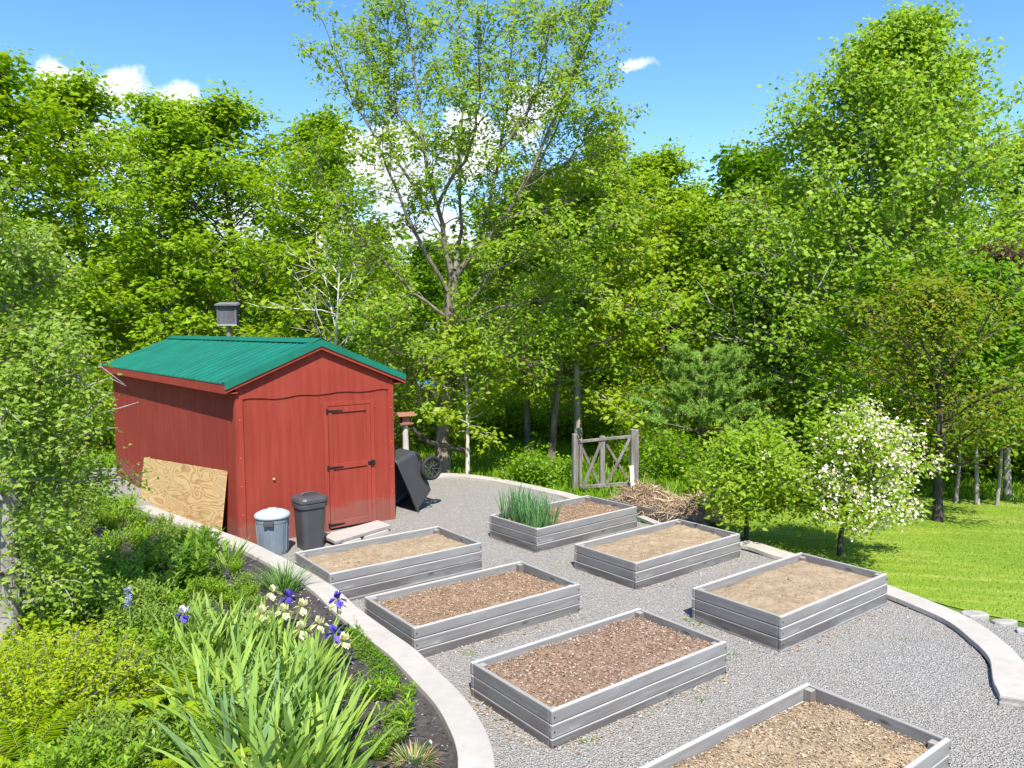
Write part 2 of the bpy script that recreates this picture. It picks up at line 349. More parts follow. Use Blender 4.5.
M['house_wall'] = plastic('white_house_paint', (.75,.75,.74), .7); M['house_roof'] = plastic('grey_shingle', (.2,.2,.21), .9); M['glass_dark'] = plastic('dark_window_glass', (.03,.035,.04), .1, .5); M['tarp'] = plastic('blue_tarp', (.04,.25,.5), .5)

# ------------------------------------------------------------------ terrain functions
K = .9696                                    # wall top at z .22
TZ = .22
T_in = [Vector((x*K, y*K)) for x, y in [(-5.41,11.36), (-3.25,9.39), (-2.57,8.63), (-1.86,7.77), (-1.42,7.03), (-.8,6.15), (-.32,5.29), (-.2,4.91), (-.13,4.72), (-.11,4.44), (-.12,3.2), (-.2,1.0)]]
T_out = []
def offset(chain, d):
    out = []
    for i, p in enumerate(chain):
        a = chain[max(0, i-1)]; b = chain[min(len(chain)-1, i+1)]; t = (b - a).normalized(); out.append(p + Vector((t.y, -t.x)) * d)
    return out
T_out = offset(T_in, .215)   # garden side (chain runs towards the camera, right-hand normal is -x)
BACK = [Vector(p) for p in [(-1.42,14.02), (-.96,13.98), (-.22,13.42), (.77,12.3), (1.38,11.35)]]
RIGHT = [Vector(p) for p in [(2.76,9.47), (3.28,8.72), (3.77,7.62), (3.97,7.07), (4.0,6.54), (3.86,6.1), (3.73,5.80), (3.57,5.50)]]
TERR = [p.copy() for p in T_in] + [Vector((4.6, .6)), Vector((4.6, 4.4))] + RIGHT[::-1] + [Vector((2.1, 10.3))] + BACK[::-1] + [Vector((-5., 16.4)), Vector((-8.3, 15.2)), Vector((-7.6, 13.4))]
TA = np.array([[p.x, p.y] for p in TERR]); TB = np.roll(TA, -1, 0)
def seg_dist(P, A, B):
    d = np.full(len(P), 1e9)
    for a, b in zip(A, B):
        ab = b - a; t = np.clip(((P - a) @ ab) / (ab @ ab), 0, 1); d = np.minimum(d, np.linalg.norm(P - (a + t[:, None] * ab), axis=1))
    return d
def inside(P, A=TA, B=TB):
    r = np.zeros(len(P), bool)
    for a, b in zip(A, B):
        if a[1] == b[1]: continue
        cnd = ((a[1] > P[:, 1]) != (b[1] > P[:, 1])) & (P[:, 0] < (b[0] - a[0]) * (P[:, 1] - a[1]) / (b[1] - a[1]) + a[0]); r ^= cnd
    return r
def ground_np(P):
    P = np.atleast_2d(np.asarray(P, float))[:, :2]; d = seg_dist(P, TA, TB); ins = inside(P)
    z = -.05 - np.minimum(d * .07, .75)
    # left of the garden wall the land is higher
    L = np.array([[p.x, p.y] for p in T_in]); 
    leftness = 1 / (1 + np.exp((P[:, 0] + 4.6 + (P[:, 1] - 6) * .75) * 2.2))
    leftness *= 1 / (1 + np.exp((P[:, 1] - 14) * .8))
    z = np.where(ins, -.12, z * (1 - leftness) + (-.1) * leftness)
    return z
def gz(x, y): return float(ground_np([[x, y]])[0])
GC = np.array([[p.x, p.y] for p in T_out])
def garden_np(P):
    P = np.atleast_2d(np.asarray(P, float))[:, :2]; d = seg_dist(P, GC[:-1], GC[1:])
    return TZ - .05 + np.minimum(d * .075, .32)
def gh(x, y): return float(garden_np([[x, y]])[0])
def at(u, v, fn):
    z = 0.
    for _ in range(30):
        p = onz(u, v, z); z = .5 * z + .5 * fn(p.x, p.y)
    p.z = fn(p.x, p.y); return p
def G(u, v): return at(u, v, gz)
def GD(u, v): return at(u, v, gh)

# ------------------------------------------------------------------ setting: ground, gravel, lawn
def ground_mat():
    t = NT('woodland_ground'); n = t.noise(t.coord(), 1.5, 6, .6); n2 = t.noise(t.coord(), 12, 5, .6)
    c = t.ramp(n, [(.35, C(.05,.09,.014)), (.5, C(.09,.17,.012)), (.65, C(.12,.2,.015))])
    c = t.mix(t.ramp(n2, [(.5, C(0,0,0)), (.7, C(.5,.5,.5))]), c, C(.09,.065,.035)); t.colour(c); t.rough(.95); t.bump(n2, .6, .04); return t.m
xs = np.unique(np.concatenate([np.linspace(-14, 16, 121), np.linspace(-60, 60, 41), np.array([-900, -400, -200, -110, 110, 200, 400, 900])]))
ys = np.unique(np.concatenate([np.linspace(-2, 28, 121), np.linspace(-30, 70, 35), np.array([-300, -100, 100, 180, 400, 1200])]))
GX, GY = np.meshgrid(xs, ys); P = np.stack([GX.ravel(), GY.ravel()], 1); Z = ground_np(P)
nx = len(xs); idx = (np.arange(len(ys)-1)[:, None] * nx + np.arange(nx-1)[None]).ravel()
me = np_mesh('ground', np.column_stack([P, Z]), np.stack([idx, idx+1, idx+nx+1, idx+nx], 1), mats=[ground_mat()], smooth=True)
tag(link('ground', me), kind='structure')

def sheet(name, poly, zf, mat, n=1, grid=None):
    A = np.array(poly, float)[:, :2]; B = np.roll(A, -1, 0)
    import bmesh
    bm = bmesh.new(); vs = [bm.verts.new((p[0], p[1], 0)) for p in A]; f = bm.faces.new(vs); bmesh.ops.triangulate(bm, faces=[f])
    if grid:
        for _ in range(grid): bmesh.ops.subdivide_edges(bm, edges=[e for e in bm.edges if e.calc_length() > .25], cuts=1, use_grid_fill=False); bmesh.ops.triangulate(bm, faces=bm.faces)
    me = bpy.data.meshes.new(name); bm.to_mesh(me); bm.free()
    co = np.array([v.co[:] for v in me.vertices]); co[:, 2] = zf(co); me.vertices.foreach_set('co', co.astype(np.float32).ravel())
    for p in me.polygons: p.use_smooth = True
    if me.polygons[0].normal.z < 0: me.flip_normals()
    me.materials.append(mat); me.update(); return tag(link(name, me), kind='structure')
sheet('gravel_terrace', [(p.x, p.y) for p in TERR], lambda c: np.zeros(len(c)), M['gravel'])
# gravel strip outside the right-hand coping
strip_px = [(930,606), (958,612), (985,621), (1030,629), (1120,655), (1180,760), (1090,760), (1024,715), (1000,690), (1000,640), (965,617)]
strip = [onz(u, v, -.07) for u, v in strip_px]; strip = strip[:4] + [Vector((8.2, 3.6, 0)), Vector((8.2, .5, 0)), Vector((4.7, .5, 0)), Vector((4.62, 4.4, 0))] + strip[7:]
sheet('gravel_path', [(p.x, p.y) for p in strip], lambda c: np.full(len(c), -.065), M['gravel'])
# garden soil
gpoly = [(p.x, p.y) for p in offset(T_in, .1)] + [(-9, 1.0), (-9, 7), (-7.5, 11.2)]
def gsoil(c):
    return garden_np(c) + np.array([mnoise.noise(Vector((x*2.2, y*2.2, 0))) * .03 for x, y, _ in c])
sheet('garden_soil', gpoly, gsoil, M['dirt'], grid=6)

# loose stones on the gravel (uncountable)
def scatter_terr(n, rs, ymin=3.2, ymax=14):
    out = []
    while sum(map(len, out)) < n:
        P = np.column_stack([rs.uniform(-4, 4.6, n), ymin + (ymax - ymin) * rs.uniform(0, 1, n) ** 1.7]); out.append(P[inside(P)])
    return np.concatenate(out)[:n]
P = scatter_terr(90000, rng); sz = rng.uniform(.0035, .008, len(P)) * np.where(rng.random(len(P)) < .03, 1.7, 1)
V, T = rocks_np(np.column_stack([P, np.full(len(P), .003)]), sz, rng)
tag(link('gravel', np_mesh('gravel', V, tris=T, mats=[M['pebble']])), 'loose grey gravel covering the terrace between the raised beds', 'gravel', kind='stuff')

# lawn
lawn_px = [(700,520), (760,545), (800,562), (887,588), (945,606), (985,616), (1030,624), (1200,660), (1250,560), (1180,515), (1024,503), (930,498), (800,498), (730,505)]
lp = [G(u, v) for u, v in lawn_px if u < 1100 or v < 1] ; lp = lp[:7] + [Vector((8.5, 3.5, 0)), Vector((17, 3.5, 0)), Vector((17, 13.5, 0))] + lp[7:]
t = NT('mown_lawn'); n = t.noise(t.coord((.35, 3.2, 1)), 1.2, 5, .65); n2 = t.noise(t.coord(), 30, 3)
c = t.ramp(n, [(.3, C(.13,.22,.012)), (.5, C(.18,.27,.016)), (.62, C(.27,.33,.05)), (.75, C(.36,.37,.11))]); c = t.mix(t.ramp(n2, [(.35, C(.5,.5,.5)), (.6, C(0,0,0))]), c, C(.07,.15,.006)); t.colour(c); t.rough(.9); t.bump(n2, .7, .02); M['lawn'] = t.m
sheet('lawn', [(p.x, p.y) for p in lp], lambda c: ground_np(c) + .012, M['lawn'], grid=5)
LA = np.array([[p.x, p.y] for p in lp]); LB = np.roll(LA, -1, 0)
P = np.column_stack([rng.uniform(2, 14, 400000), rng.uniform(5, 18, 400000)]); P = P[inside(P, LA, LB)]
P = P[rng.random(len(P)) < np.clip(1.5 - (P[:, 1] - 7) * .1, .35, 1)][:80000]
n = len(P); A = np.column_stack([rng.normal(0, .45, n), rng.normal(0, .45, n), np.ones(n)]); N = np.column_stack([rng.normal(0, 1, n), rng.normal(0, 1, n), np.zeros(n)])
V, Q = leaf_np(np.column_stack([P, ground_np(P) + .008]), A, N, rng.uniform(.014, .034, n), rng.uniform(.006, .012, n), 0)
tag(link('lawn_grass', np_mesh('lawn_grass', V, Q, mats=[M['lawn_blade']])), 'short bright green mown grass of the lawn', 'grass', kind='stuff')

# ------------------------------------------------------------------ copings / retaining walls
def coping(name, chain, side, width, ztop, thick, zbot, mat, label, overhang=.03, jog=0.02, seglen=.9):
    """pale slabs over a rough stone footing"""
    root = empty(name, (0, 0, 0), 0, label, 'wall')
    pts = [np.array(p) for p in chain]; L = [0]
    for a, b in zip(pts, pts[1:]): L.append(L[-1] + np.linalg.norm(b - a))
    n = max(2, int(L[-1] / .09)); S = np.linspace(0, L[-1], n)
    X = np.interp(S, L, [p[0] for p in pts]); Y = np.interp(S, L, [p[1] for p in pts])
    ker = np.ones(5) / 5
    Xp = np.convolve(np.pad(X, 2, mode='edge'), ker, 'valid'); Yp = np.convolve(np.pad(Y, 2, mode='edge'), ker, 'valid'); Xp[[0, -1]] = X[[0, -1]]; Yp[[0, -1]] = Y[[0, -1]]
    I = np.column_stack([Xp, Yp]); T = unit(np.gradient(I, axis=0)); Nn = np.column_stack([T[:, 1], -T[:, 0]]) * side
    rs = np.random.default_rng(len(name)); wob = np.array([mnoise.noise(Vector((s * 2.3, 3.1, len(name)))) for s in S]) * jog
    def ribbon(i0, i1, o0, o1, z0, z1, nm, mt, jit):
        a = I[i0:i1+1] + Nn[i0:i1+1] * (o0 + wob[i0:i1+1, None] * jit); b = I[i0:i1+1] + Nn[i0:i1+1] * (o1 + wob[i0:i1+1, None] * jit * .7); k = len(a)
        V = np.concatenate([np.column_stack([a, np.full(k, z1)]), np.column_stack([b, np.full(k, z1)]), np.column_stack([b, np.full(k, z0)]), np.column_stack([a, np.full(k, z0)])])
        Fc = []
        for j in range(k - 1):
            for r in range(4):
                r2 = (r + 1) % 4; Fc.append((r*k+j, r2*k+j, r2*k+j+1, r*k+j+1))
        Fc += [(0, 3*k, 2*k, k), (k-1, 2*k-1, 3*k-1, 4*k-1)]
        mb = MB(); mb.add(V, Fc); o = mb.build(nm, mt, root, bevel=.006)
        import bmesh
        bm = bmesh.new(); bm.from_mesh(o.data); bmesh.ops.recalc_face_normals(bm, faces=bm.faces); bm.to_mesh(o.data); bm.free()
        return o
    i = 0; step = max(3, int(seglen / .09))
    while i < n - 1:
        j = min(n - 1, i + step + rs.integers(-2, 3)); j = n - 1 if n - 1 - j < 4 else j
        ribbon(i, j, 0, width, ztop - thick + rs.uniform(-.003, .003), ztop + rs.uniform(-.002, .002), 'coping_slab', mat, 1)
        i = j
    ribbon(0, n - 1, overhang, width - overhang * .5, zbot, ztop - thick - .004, 'footing', M['stone'], 1)
    return root
coping('garden_wall', T_in, 1, .215, TZ, .07, -.06, M['concrete'], 'low curving pale concrete wall holding up the planted garden beside the beds', .004, .008, 2.2)
coping('back_wall', BACK, -1, .22, .05, .06, -.55, M['concrete'], 'low curved pale stone edging at the far end of the gravel, below the big tree', .02, .03)
coping('lawn_wall', RIGHT, -1, .25, .055, .05, -.45, M['concrete'], 'curved row of pale flat coping slabs between gravel and lawn', .055, .05, 1.0)
# end of the coping: rough stones, and the stones edging the strip
for k, (u, v, s, lab) in enumerate([(973,614,.15,'pale flat stone lying against the outside of the coping at the lawn'), (1004,622,.13,'small flat stone between the lawn and the outer gravel strip'), (1027,631,.11,'pale stone at the right picture edge beside the outer gravel strip')]):
    p = onz(u, v, -.05); mb = MB(); N_ = 9
    poly = [(p.x + s * (1 + .25 * random.uniform(-1, 1)) * math.cos(2*math.pi*i/N_), p.y + s * .55 * (1 + .25 * random.uniform(-1, 1)) * math.sin(2*math.pi*i/N_)) for i in range(N_)]
    mb.prism(poly, -.1, -.035); tag(mb.build('edging_stone', M['fieldstone'], bevel=.012), lab, 'stone', 'flat stones along the lawn edge')
p = onz(1012, 704, .0); mb = MB(); mb.prism([(p.x-.12, p.y-.03), (p.x+.0, p.y-.09), (p.x+.2, p.y-.13), (p.x+.27, p.y-.05), (p.x+.1, p.y+.03), (p.x-.02, p.y+.08)], -.1, .035)
tag(mb.build('rough_stone', M['stone'], bevel=.012), 'rough grey stone at the near end of the curved coping', 'stone')

# ------------------------------------------------------------------ shed
SA = .692
shed = empty('garden_shed', (-3.433, 9.576, 0), SA, 'small red wooden garden shed with green metal gable roof', 'shed')
SW, SL, ZE, ZR, OS, OF = 2.233, 6.353, 2.087, 2.597, .161, .094
slope = (ZR - ZE) / (SW/2 + OS)
zw = lambda x: ZR - .115 - abs(x - SW/2) * slope
dz0, dz1, dx0, dx1 = .03, 1.70, 1.225, 1.865
mb = MB()
# front wall with a door opening
mb.add([(0,0,-.1),(dx0,0,-.1),(dx0,0,dz1),(dx1,0,dz1),(dx1,0,-.1),(SW,0,-.1),(SW,0,zw(0)),(SW/2,0,zw(SW/2)),(0,0,zw(0))], [(0,1,2,7,8),(2,3,7),(3,4,5,6,7)])
mb.add([(0,0,-.1),(0,0,zw(0)),(0,SL,zw(0)),(0,SL,-.1)], [(0,1,2,3)])
mb.add([(SW,0,-.1),(SW,SL,-.1),(SW,SL,zw(0)),(SW,0,zw(0))], [(0,1,2,3)])
mb.add([(0,SL,-.1),(0,SL,zw(0)),(SW/2,SL,zw(SW/2)),(SW,SL,zw(0)),(SW,SL,-.1)], [(0,1,2,3,4)])
mb.add([(dx0,.1,dz0-.03),(dx1,.1,dz0-.03),(dx1,.1,dz1),(dx0,.1,dz1)], [(0,1,2,3)])
mb.build('wall', M['red'], shed)
# gable siding panel, overlapping the wall sheets with a ragged lower edge
mb = MB(); nseg = 24; low = []
for i in range(nseg + 1):
    x = .07 + (SW - .14) * i / nseg; low.append((x, -.016, 1.885 + .012 * math.sin(i * .9) - .018 * math.exp(-((i - 5) / 5) ** 2) + random.uniform(-.004, .004)))
poly = low + [(SW-.07, -.016, zw(SW-.07)), (SW/2, -.016, zw(SW/2)), (.07, -.016, zw(.07))]
k = len(poly); back = [(p[0], -.002, p[2]) for p in poly]
mb.add(poly + back, [tuple(range(k))] + [(i, i + k, (i+1) % k + k, (i+1) % k) for i in range(k)]); mb.build('gable_panel', M['red'], shed)
for x0, y0, x1, y1 in ((-.012,-.02,.075,-.002), (SW-.075,-.02,SW+.012,-.002), (-.02,-.02,-.003,.07), (SW+.003,-.02,SW+.02,.07)):
    if y1 > 0: y0 = -.001
    mb = MB(); mb.box((x0, y0, -.1), (x1, y1, zw(0) - .005 if y1 > 0 else zw(max(0, min(SW, (x0 + x1)/2))) - .02)); mb.build('corner_trim', M['red_trim'], shed, bevel=.004)
for z in (.42, .78, 1.14, 1.62):
    for x in (.03, SW - .035): mb = MB(); mb.lathe([(.0, -.004), (.008, -.002), (.008, .002), (0, .003)], 10, 0, 1, .5, (x, -.024, z)); mb.build('nail_head', M['nail'], shed)
# roof: ribbed metal panels
def roof_side(sgn):
    mb = MB(); xr = SW/2; xe = -OS if sgn < 0 else SW + OS
    Vs = []; pitch_ = .2286; y0, y1 = -OF, SL + OF; prof = []; y = y0
    while y < y1 - .02:
        for dy, h in ((0, 0), (.012, .009), (.026, .009), (.038, 0), (.105, 0), (.112, .0025), (.128, .0025), (.135, 0)):
            if y + dy <= y1: prof.append((y + dy, h))
        y += pitch_
    prof.append((y1, 0)); k = len(prof)
    top = [(xr, p[0], ZR + p[1]) for p in prof]; bot = [(xe, p[0], ZE + p[1]) for p in prof]
    F_ = [(i, i+1, k+i+1, k+i) for i in range(k-1)]
    mb.add(top + bot, F_)
    mb.add([(xr, y0, ZR-.012), (xr, y1, ZR-.012), (xe, y0, ZE-.012), (xe, y1, ZE-.012)], [(0, 2, 3, 1)])
    mb.add([(xe, y0, ZE-.012), (xe, y1, ZE-.012), (xe, y1, ZE), (xe, y0, ZE)], [(0,1,2,3)])
    return mb
rf = roof_side(-1).build('roof', M['roof'], shed); rf2 = roof_side(1).build('roof', M['roof'], shed)
mb = MB(); mb.add([(SW/2 - .13, -OF-.012, ZR - .13*slope + .024), (SW/2, -OF-.012, ZR + .03), (SW/2 + .13, -OF-.012, ZR - .13*slope + .024), (SW/2 - .13, SL+OF, ZR - .13*slope + .024), (SW/2, SL+OF, ZR + .03), (SW/2 + .13, SL+OF, ZR - .13*slope + .024)], [(0,1,4,3),(1,2,5,4)])
mb.build('ridge_cap', M['roof'], rf)
# rake trim green + red barge board + eave fascia
for sgn in (-1, 1):
    xe = -OS - .008 if sgn < 0 else SW + OS + .008; ze = ZR - (SW/2 + OS + .008) * slope
    mb = MB()
    for (yy0, yy1, o0, o1) in ((-OF-.014, -OF-.002, .012, -.075),):
        V = [(SW/2, yy0, ZR+.016+o0*0), (xe, yy0, ze+.016), (xe, yy0, ze+o1), (SW/2, yy0, ZR+o1), (SW/2, yy1, ZR+.016), (xe, yy1, ze+.016), (xe, yy1, ze+o1), (SW/2, yy1, ZR+o1)]
        mb.add(V, [(0,1,2,3),(7,6,5,4),(0,4,5,1),(1,5,6,2),(2,6,7,3),(3,7,4,0)])
        V = [(SW/2, yy0, ZR+.018), (xe, yy0, ze+.018), (xe, .05, ze+.021), (SW/2, .05, ZR+.021)]; mb.add(V, [(0,1,2,3)])
    mb.build('rake_trim', M['roof'], rf if sgn < 0 else rf2)
    mb = MB(); yy0, yy1 = -OF+.002, -OF+.022; a, b = -.03, -.118
    V = [(SW/2, yy0, ZR+a), (xe, yy0, ze+a), (xe, yy0, ze+b), (SW/2, yy0, ZR+b), (SW/2, yy1, ZR+a), (xe, yy1, ze+a), (xe, yy1, ze+b), (SW/2, yy1, ZR+b)]
    mb.add(V, [(0,1,2,3),(7,6,5,4),(0,4,5,1),(1,5,6,2),(2,6,7,3),(3,7,4,0)]); mb.build('barge_board', M['red_trim'], shed)
    mb = MB(); x0 = -OS + .006 if sgn < 0 else SW + OS - .026; mb.box((x0, -OF + .024, ZE - .13), (x0 + .02, SL + OF - .02, ZE - .014)); mb.build('fascia', M['red_trim'], shed)
    mb = MB(); x0, x1 = (-OS + .026, -.002) if sgn < 0 else (SW + .002, SW + OS - .026); mb.box((x0, -OF + .024, ZE - .128), (x1, SL + OF - .03, ZE - .112)); mb.build('soffit', M['red_trim'], shed)
# gable soffit filler under the barge boards
mb = MB(); mb.add([(SW/2, -OF+.022, ZR-.116), (-.16, -OF+.022, ZE-.112), (-.16, 0, ZE-.112), (SW/2, 0, ZR-.116), (SW+.16, -OF+.022, ZE-.112), (SW+.16, 0, ZE-.112)], [(0,1,2,3),(0,3,5,4)]); mb.build('gable_soffit', M['red_trim'], shed)
# door frame and door
mb = MB(); mb.box((dx0-.065, -.022, -.02), (dx0-.004, -.002, dz1+.06)); mb.box((dx1+.004, -.022, -.02), (dx1+.065, -.002, dz1+.06)); mb.box((dx0-.003, -.0215, dz1+.005), (dx1+.003, -.002, dz1+.06)); mb.build('door_frame', M['red_trim'], shed, bevel=.003)
mb = MB(); mb.box((dx0, -.006, dz0), (dx1, .03, dz1)); door = mb.build('door', M['red'], shed)
for z0, z1 in ((dz1-.085, dz1-.004), (.84, .915), (dz0+.004, dz0+.095)):
    mb = MB(); mb.box((dx0+.062, -.024, z0), (dx1-.062, -.006, z1)); mb.build('rail', M['red_trim'], door, bevel=.003)
for x0, x1 in ((dx0+.004, dx0+.06), (dx1-.06, dx1-.004)):
    mb = MB(); mb.box((x0, -.0245, dz0+.004), (x1, -.006, dz1-.004)); mb.build('stile', M['red_trim'], door, bevel=.003)
for z in (dz1-.06, .868, dz0+.05):
    mb = MB(); mb.add([(dx0-.03,-.031,z-.035),(dx0-.005,-.031,z-.035),(dx0-.005,-.031,z+.035),(dx0-.03,-.031,z+.035),(dx0-.03,-.022,z-.035),(dx0-.005,-.022,z-.035),(dx0-.005,-.022,z+.035),(dx0-.03,-.022,z+.035)], [(0,1,2,3),(0,4,5,1),(1,5,6,2),(2,6,7,3),(3,7,4,0)])
    mb.add([(dx0-.005,-.031,z-.017),(dx0+.21,-.031,z-.007),(dx0+.21,-.031,z+.007),(dx0-.005,-.031,z+.017),(dx0-.005,-.0245,z-.017),(dx0+.21,-.0245,z-.007),(dx0+.21,-.0245,z+.007),(dx0-.005,-.0245,z+.017)], [(0,1,2,3),(0,4,5,1),(1,5,6,2),(2,6,7,3)])
    mb.build('strap_hinge', M['iron'], door)
mb = MB(); mb.box((dx1-.055, -.036, .85), (dx1+.055, -.025, .895)); mb.box((dx1-.015, -.05, .84), (dx1+.035, -.037, .91)); mb.build('latch', M['iron'], door, bevel=.003)
mb = MB(); mb.lathe([(0, -.016), (.014, -.01), (.016, .002), (.01, .012), (0, .016)], 12, 0, 1, 1, (.45, -.018, .82)); mb.build('knob', M['brass'], shed, smooth=True)
mb = MB(); mb.box((2.0, -.015, -.04), (SW+.01, .0, .05)); mb.build('base_shadow_board', M['iron'], shed) if False else None
# step
step = empty('door_step', shed.matrix_world @ Vector((0, 0, 0)), 0, 'weathered plank step on concrete blocks below the shed door', 'step')
P4 = [onz(322,535,.085), onz(335.3,541.5,.085), onz(391,525,.085), onz(378,520,.085)]
step.location = P4[1]; off = P4[1].copy(); off.z = 0
def rel(p): return Vector((p.x - off.x, p.y - off.y, 0))
q = [rel(p) for p in P4]
mb = MB(); mb.add([(v.x, v.y, z) for z in (-.04, 0) for v in q], [(0,1,2,3)[::1], (7,6,5,4), (0,4,5,1), (1,5,6,2), (2,6,7,3), (3,7,4,0)])
import bmesh
def fix(o):
    bm = bmesh.new(); bm.from_mesh(o.data); bmesh.ops.recalc_face_normals(bm, faces=bm.faces); bm.to_mesh(o.data); bm.free(); return o
fix(mb.build('plank', M['plank'], step, bevel=.004))
d = (q[2] - q[1]).normalized(); nrm = Vector((d.y, -d.x, 0))
for s0, s1 in ((.12, .42), (.5, .93)):
    a = q[1] + (q[2] - q[1]) * s0; b = q[1] + (q[2] - q[1]) * s1; mb = MB()
    mb.prism([(a.x+nrm.x*.03, a.y+nrm.y*.03), (b.x+nrm.x*.03, b.y+nrm.y*.03), (b.x-nrm.x*.2, b.y-nrm.y*.2), (a.x-nrm.x*.2, a.y-nrm.y*.2)], -.12, -.044); fix(mb.build('block', M['concrete'], step, bevel=.006))

# plywood sheet leaning on the left wall
M4 = Matrix.Translation((-3.433, 9.576, 0)) @ Matrix.Rotation(SA, 4, 'Z')
ply = MB(); ply.box((-1.88, -.006, 0), (1.88, .006, 1.0))
o = ply.build('plywood_sheet', M['ply'])
tilt = R(9); base = M4 @ Vector((-.2, 2.14, 0))
# local x along -w (towards camera), z up leaning to wall
wv = Vector((-math.sin(SA), math.cos(SA), 0)); lv = Vector((math.cos(SA), math.sin(SA), 0))
xa = (-wv).normalized(); za = (Vector((0, 0, math.cos(tilt))) + lv * math.sin(tilt)).normalized(); ya = za.cross(xa)
dr = R(4.6); xa, za = (xa*math.cos(dr) + za*math.sin(dr)).normalized(), (za*math.cos(dr) - xa*math.sin(dr)).normalized()
o.matrix_world = Matrix(((xa.x, ya.x, za.x, base.x), (xa.y, ya.y, za.y, base.y), (xa.z, ya.z, za.z, -.20), (0, 0, 0, 1)))
tag(o, 'unpainted plywood sheet leaning on the long red side of the shed', 'plywood')

# ------------------------------------------------------------------ bins
b = empty('trash_can', (-2.95, 9.34, 0), R(15), 'round grey trash can with faded light blue domed lid', 'trash can')
mb = MB(); mb.lathe([(.0, .004), (.165, 0), (.17, .02), (.19, .40), (.196, .405), (.197, .44), (.192, .445), (.196, .45), (.198, .48), (.17, .48), (.16, .05), (0, .05)], 40)
for k in range(14):
    a = 2*math.pi*k/14; mb.beam((.176*math.cos(a), .176*math.sin(a), .05), (.192*math.cos(a), .192*math.sin(a), .39), .016, .012)
mb.build('body', M['bin_grey'], b, smooth=False)
mb = MB(); mb.lathe([(.208, .455), (.214, .47), (.212, .49), (.2, .505), (.15, .53), (.08, .548), (0, .553)], 40); lid = mb.build('lid', M['lid_blue'], b, smooth=True)
mb = MB(); mb.box((-.05, -.03, 0), (.05, .03, .022)); mb.build('lid_grip', M['lid_blue'], lid, loc=(0, 0, .545), bevel=.008)
for a in (-1.75, 1.4):
    mb = MB(); c0, s0 = math.cos(a), math.sin(a); m = Matrix(((-s0, c0, 0, .2*c0), (c0, s0, 0, .2*s0), (0, 0, 1, .41), (0, 0, 0, 1)))
    mb.box((-.06, -.01, -.025), (.06, .035, .03), m); fix(mb.build('handle', M['bin_dark'], b, bevel=.006))
b = empty('rubbish_bin', (-2.56, 9.6, 0), R(40), 'tall charcoal rubbish bin with rounded corners and closed lid', 'bin')
def rrect(wx, wy, r, n=6):
    out = []
    for cx, cy, a0 in ((wx/2-r, wy/2-r, 0), (-wx/2+r, wy/2-r, 90), (-wx/2+r, -wy/2+r, 180), (wx/2-r, -wy/2+r, 270)):
        for i in range(n + 1): a = R(a0 + 90 * i / n); out.append((cx + r*math.cos(a), cy + r*math.sin(a)))
    return out
def loft(mb, secs, cap0=True, cap1=True):
    n = len(secs[0][0]); V = [(p[0], p[1], z) for s, z in secs for p in s]; Fc = []
    for i in range(len(secs)-1):
        for k in range(n): k2 = (k+1) % n; Fc.append((i*n+k, i*n+k2, (i+1)*n+k2, (i+1)*n+k))
    if cap0: Fc.append(tuple(range(n))[::-1])
    if cap1: Fc.append(tuple((len(secs)-1)*n+k for k in range(n)))
    mb.add(V, Fc)
mb = MB(); loft(mb, [(rrect(.28,.28,.07), 0), (rrect(.33,.33,.08), .52), (rrect(.365,.365,.085), .525), (rrect(.37,.37,.085), .58), (rrect(.34,.34,.08), .59)]); mb.build('body', M['bin_dark'], b, bevel=.004)
mb = MB(); loft(mb, [(rrect(.385,.385,.09), .592), (rrect(.385,.385,.09), .63), (rrect(.36,.36,.085), .655), (rrect(.31,.31,.08), .668)]); lid = mb.build('lid', M['bin_dark'], b, bevel=.006)
mb = MB(); mb.tube([(-.1, .0, .662), (-.1, 0, .69), (-.07, 0, .7), (.07, 0, .7), (.1, 0, .69), (.1, 0, .662)], .012, 8); mb.build('lid_handle', M['bin_dark'], lid, smooth=True)

# ------------------------------------------------------------------ wheelbarrow (dump cart) tipped against the shed's far side wall
cart = empty('garden_cart', (0, 0, 0), 0, 'black plastic garden cart with spoked wheel tipped up beside the shed', 'cart')
wallpt = M4 @ Vector((SW, .42, 0)); foot = wallpt + lv * .47
e1 = (Vector((0, 0, .86)) - lv * .40).normalized(); e2 = wv; nn = (lv * .86 + Vector((0, 0, .40))).normalized()
cart.location = foot
def cp(a, b, c): return e1 * a + e2 * b + nn * c      # a up the tub, b across, c out of the tub's back
RL, RW, TD = .88, .62, .40
rim = [(0, -RW/2), (RL, -RW/2), (RL, RW/2), (0, RW/2)]
def rr(a0, a1, hw, r=.06, n=5):
    return [((a0+a1)/2 + p[0], p[1]) for p in rrect(a1-a0, hw*2, r, n)]
secs = [(rr(-.03, RL+.03, RW/2+.03), .0), (rr(-.03, RL+.03, RW/2+.03), .025), (rr(0, RL, RW/2), .027), (rr(.1, RL-.06, RW/2-.09), TD)]
inner = [(rr(.115, RL-.075, RW/2-.105), TD-.015), (rr(.015, RL-.015, RW/2-.015), .0)]
V = []; nS = len(secs[0][0])
allsec = [inner[0], inner[1]] + secs
for s, cz in allsec: V += [cp(p[0], p[1], cz) for p in s]
Fc = []
for i in range(len(allsec)-1):
    for k in range(nS): k2 = (k+1) % nS; Fc.append((i*nS+k, i*nS+k2, (i+1)*nS+k2, (i+1)*nS+k))
Fc.append(tuple(range(nS))[::-1]); Fc.append(tuple((len(allsec)-1)*nS+k for k in range(nS)))
mb = MB(); mb.add(V, Fc); fix(mb.build('tub', M['black_poly'], cart, bevel=.004))
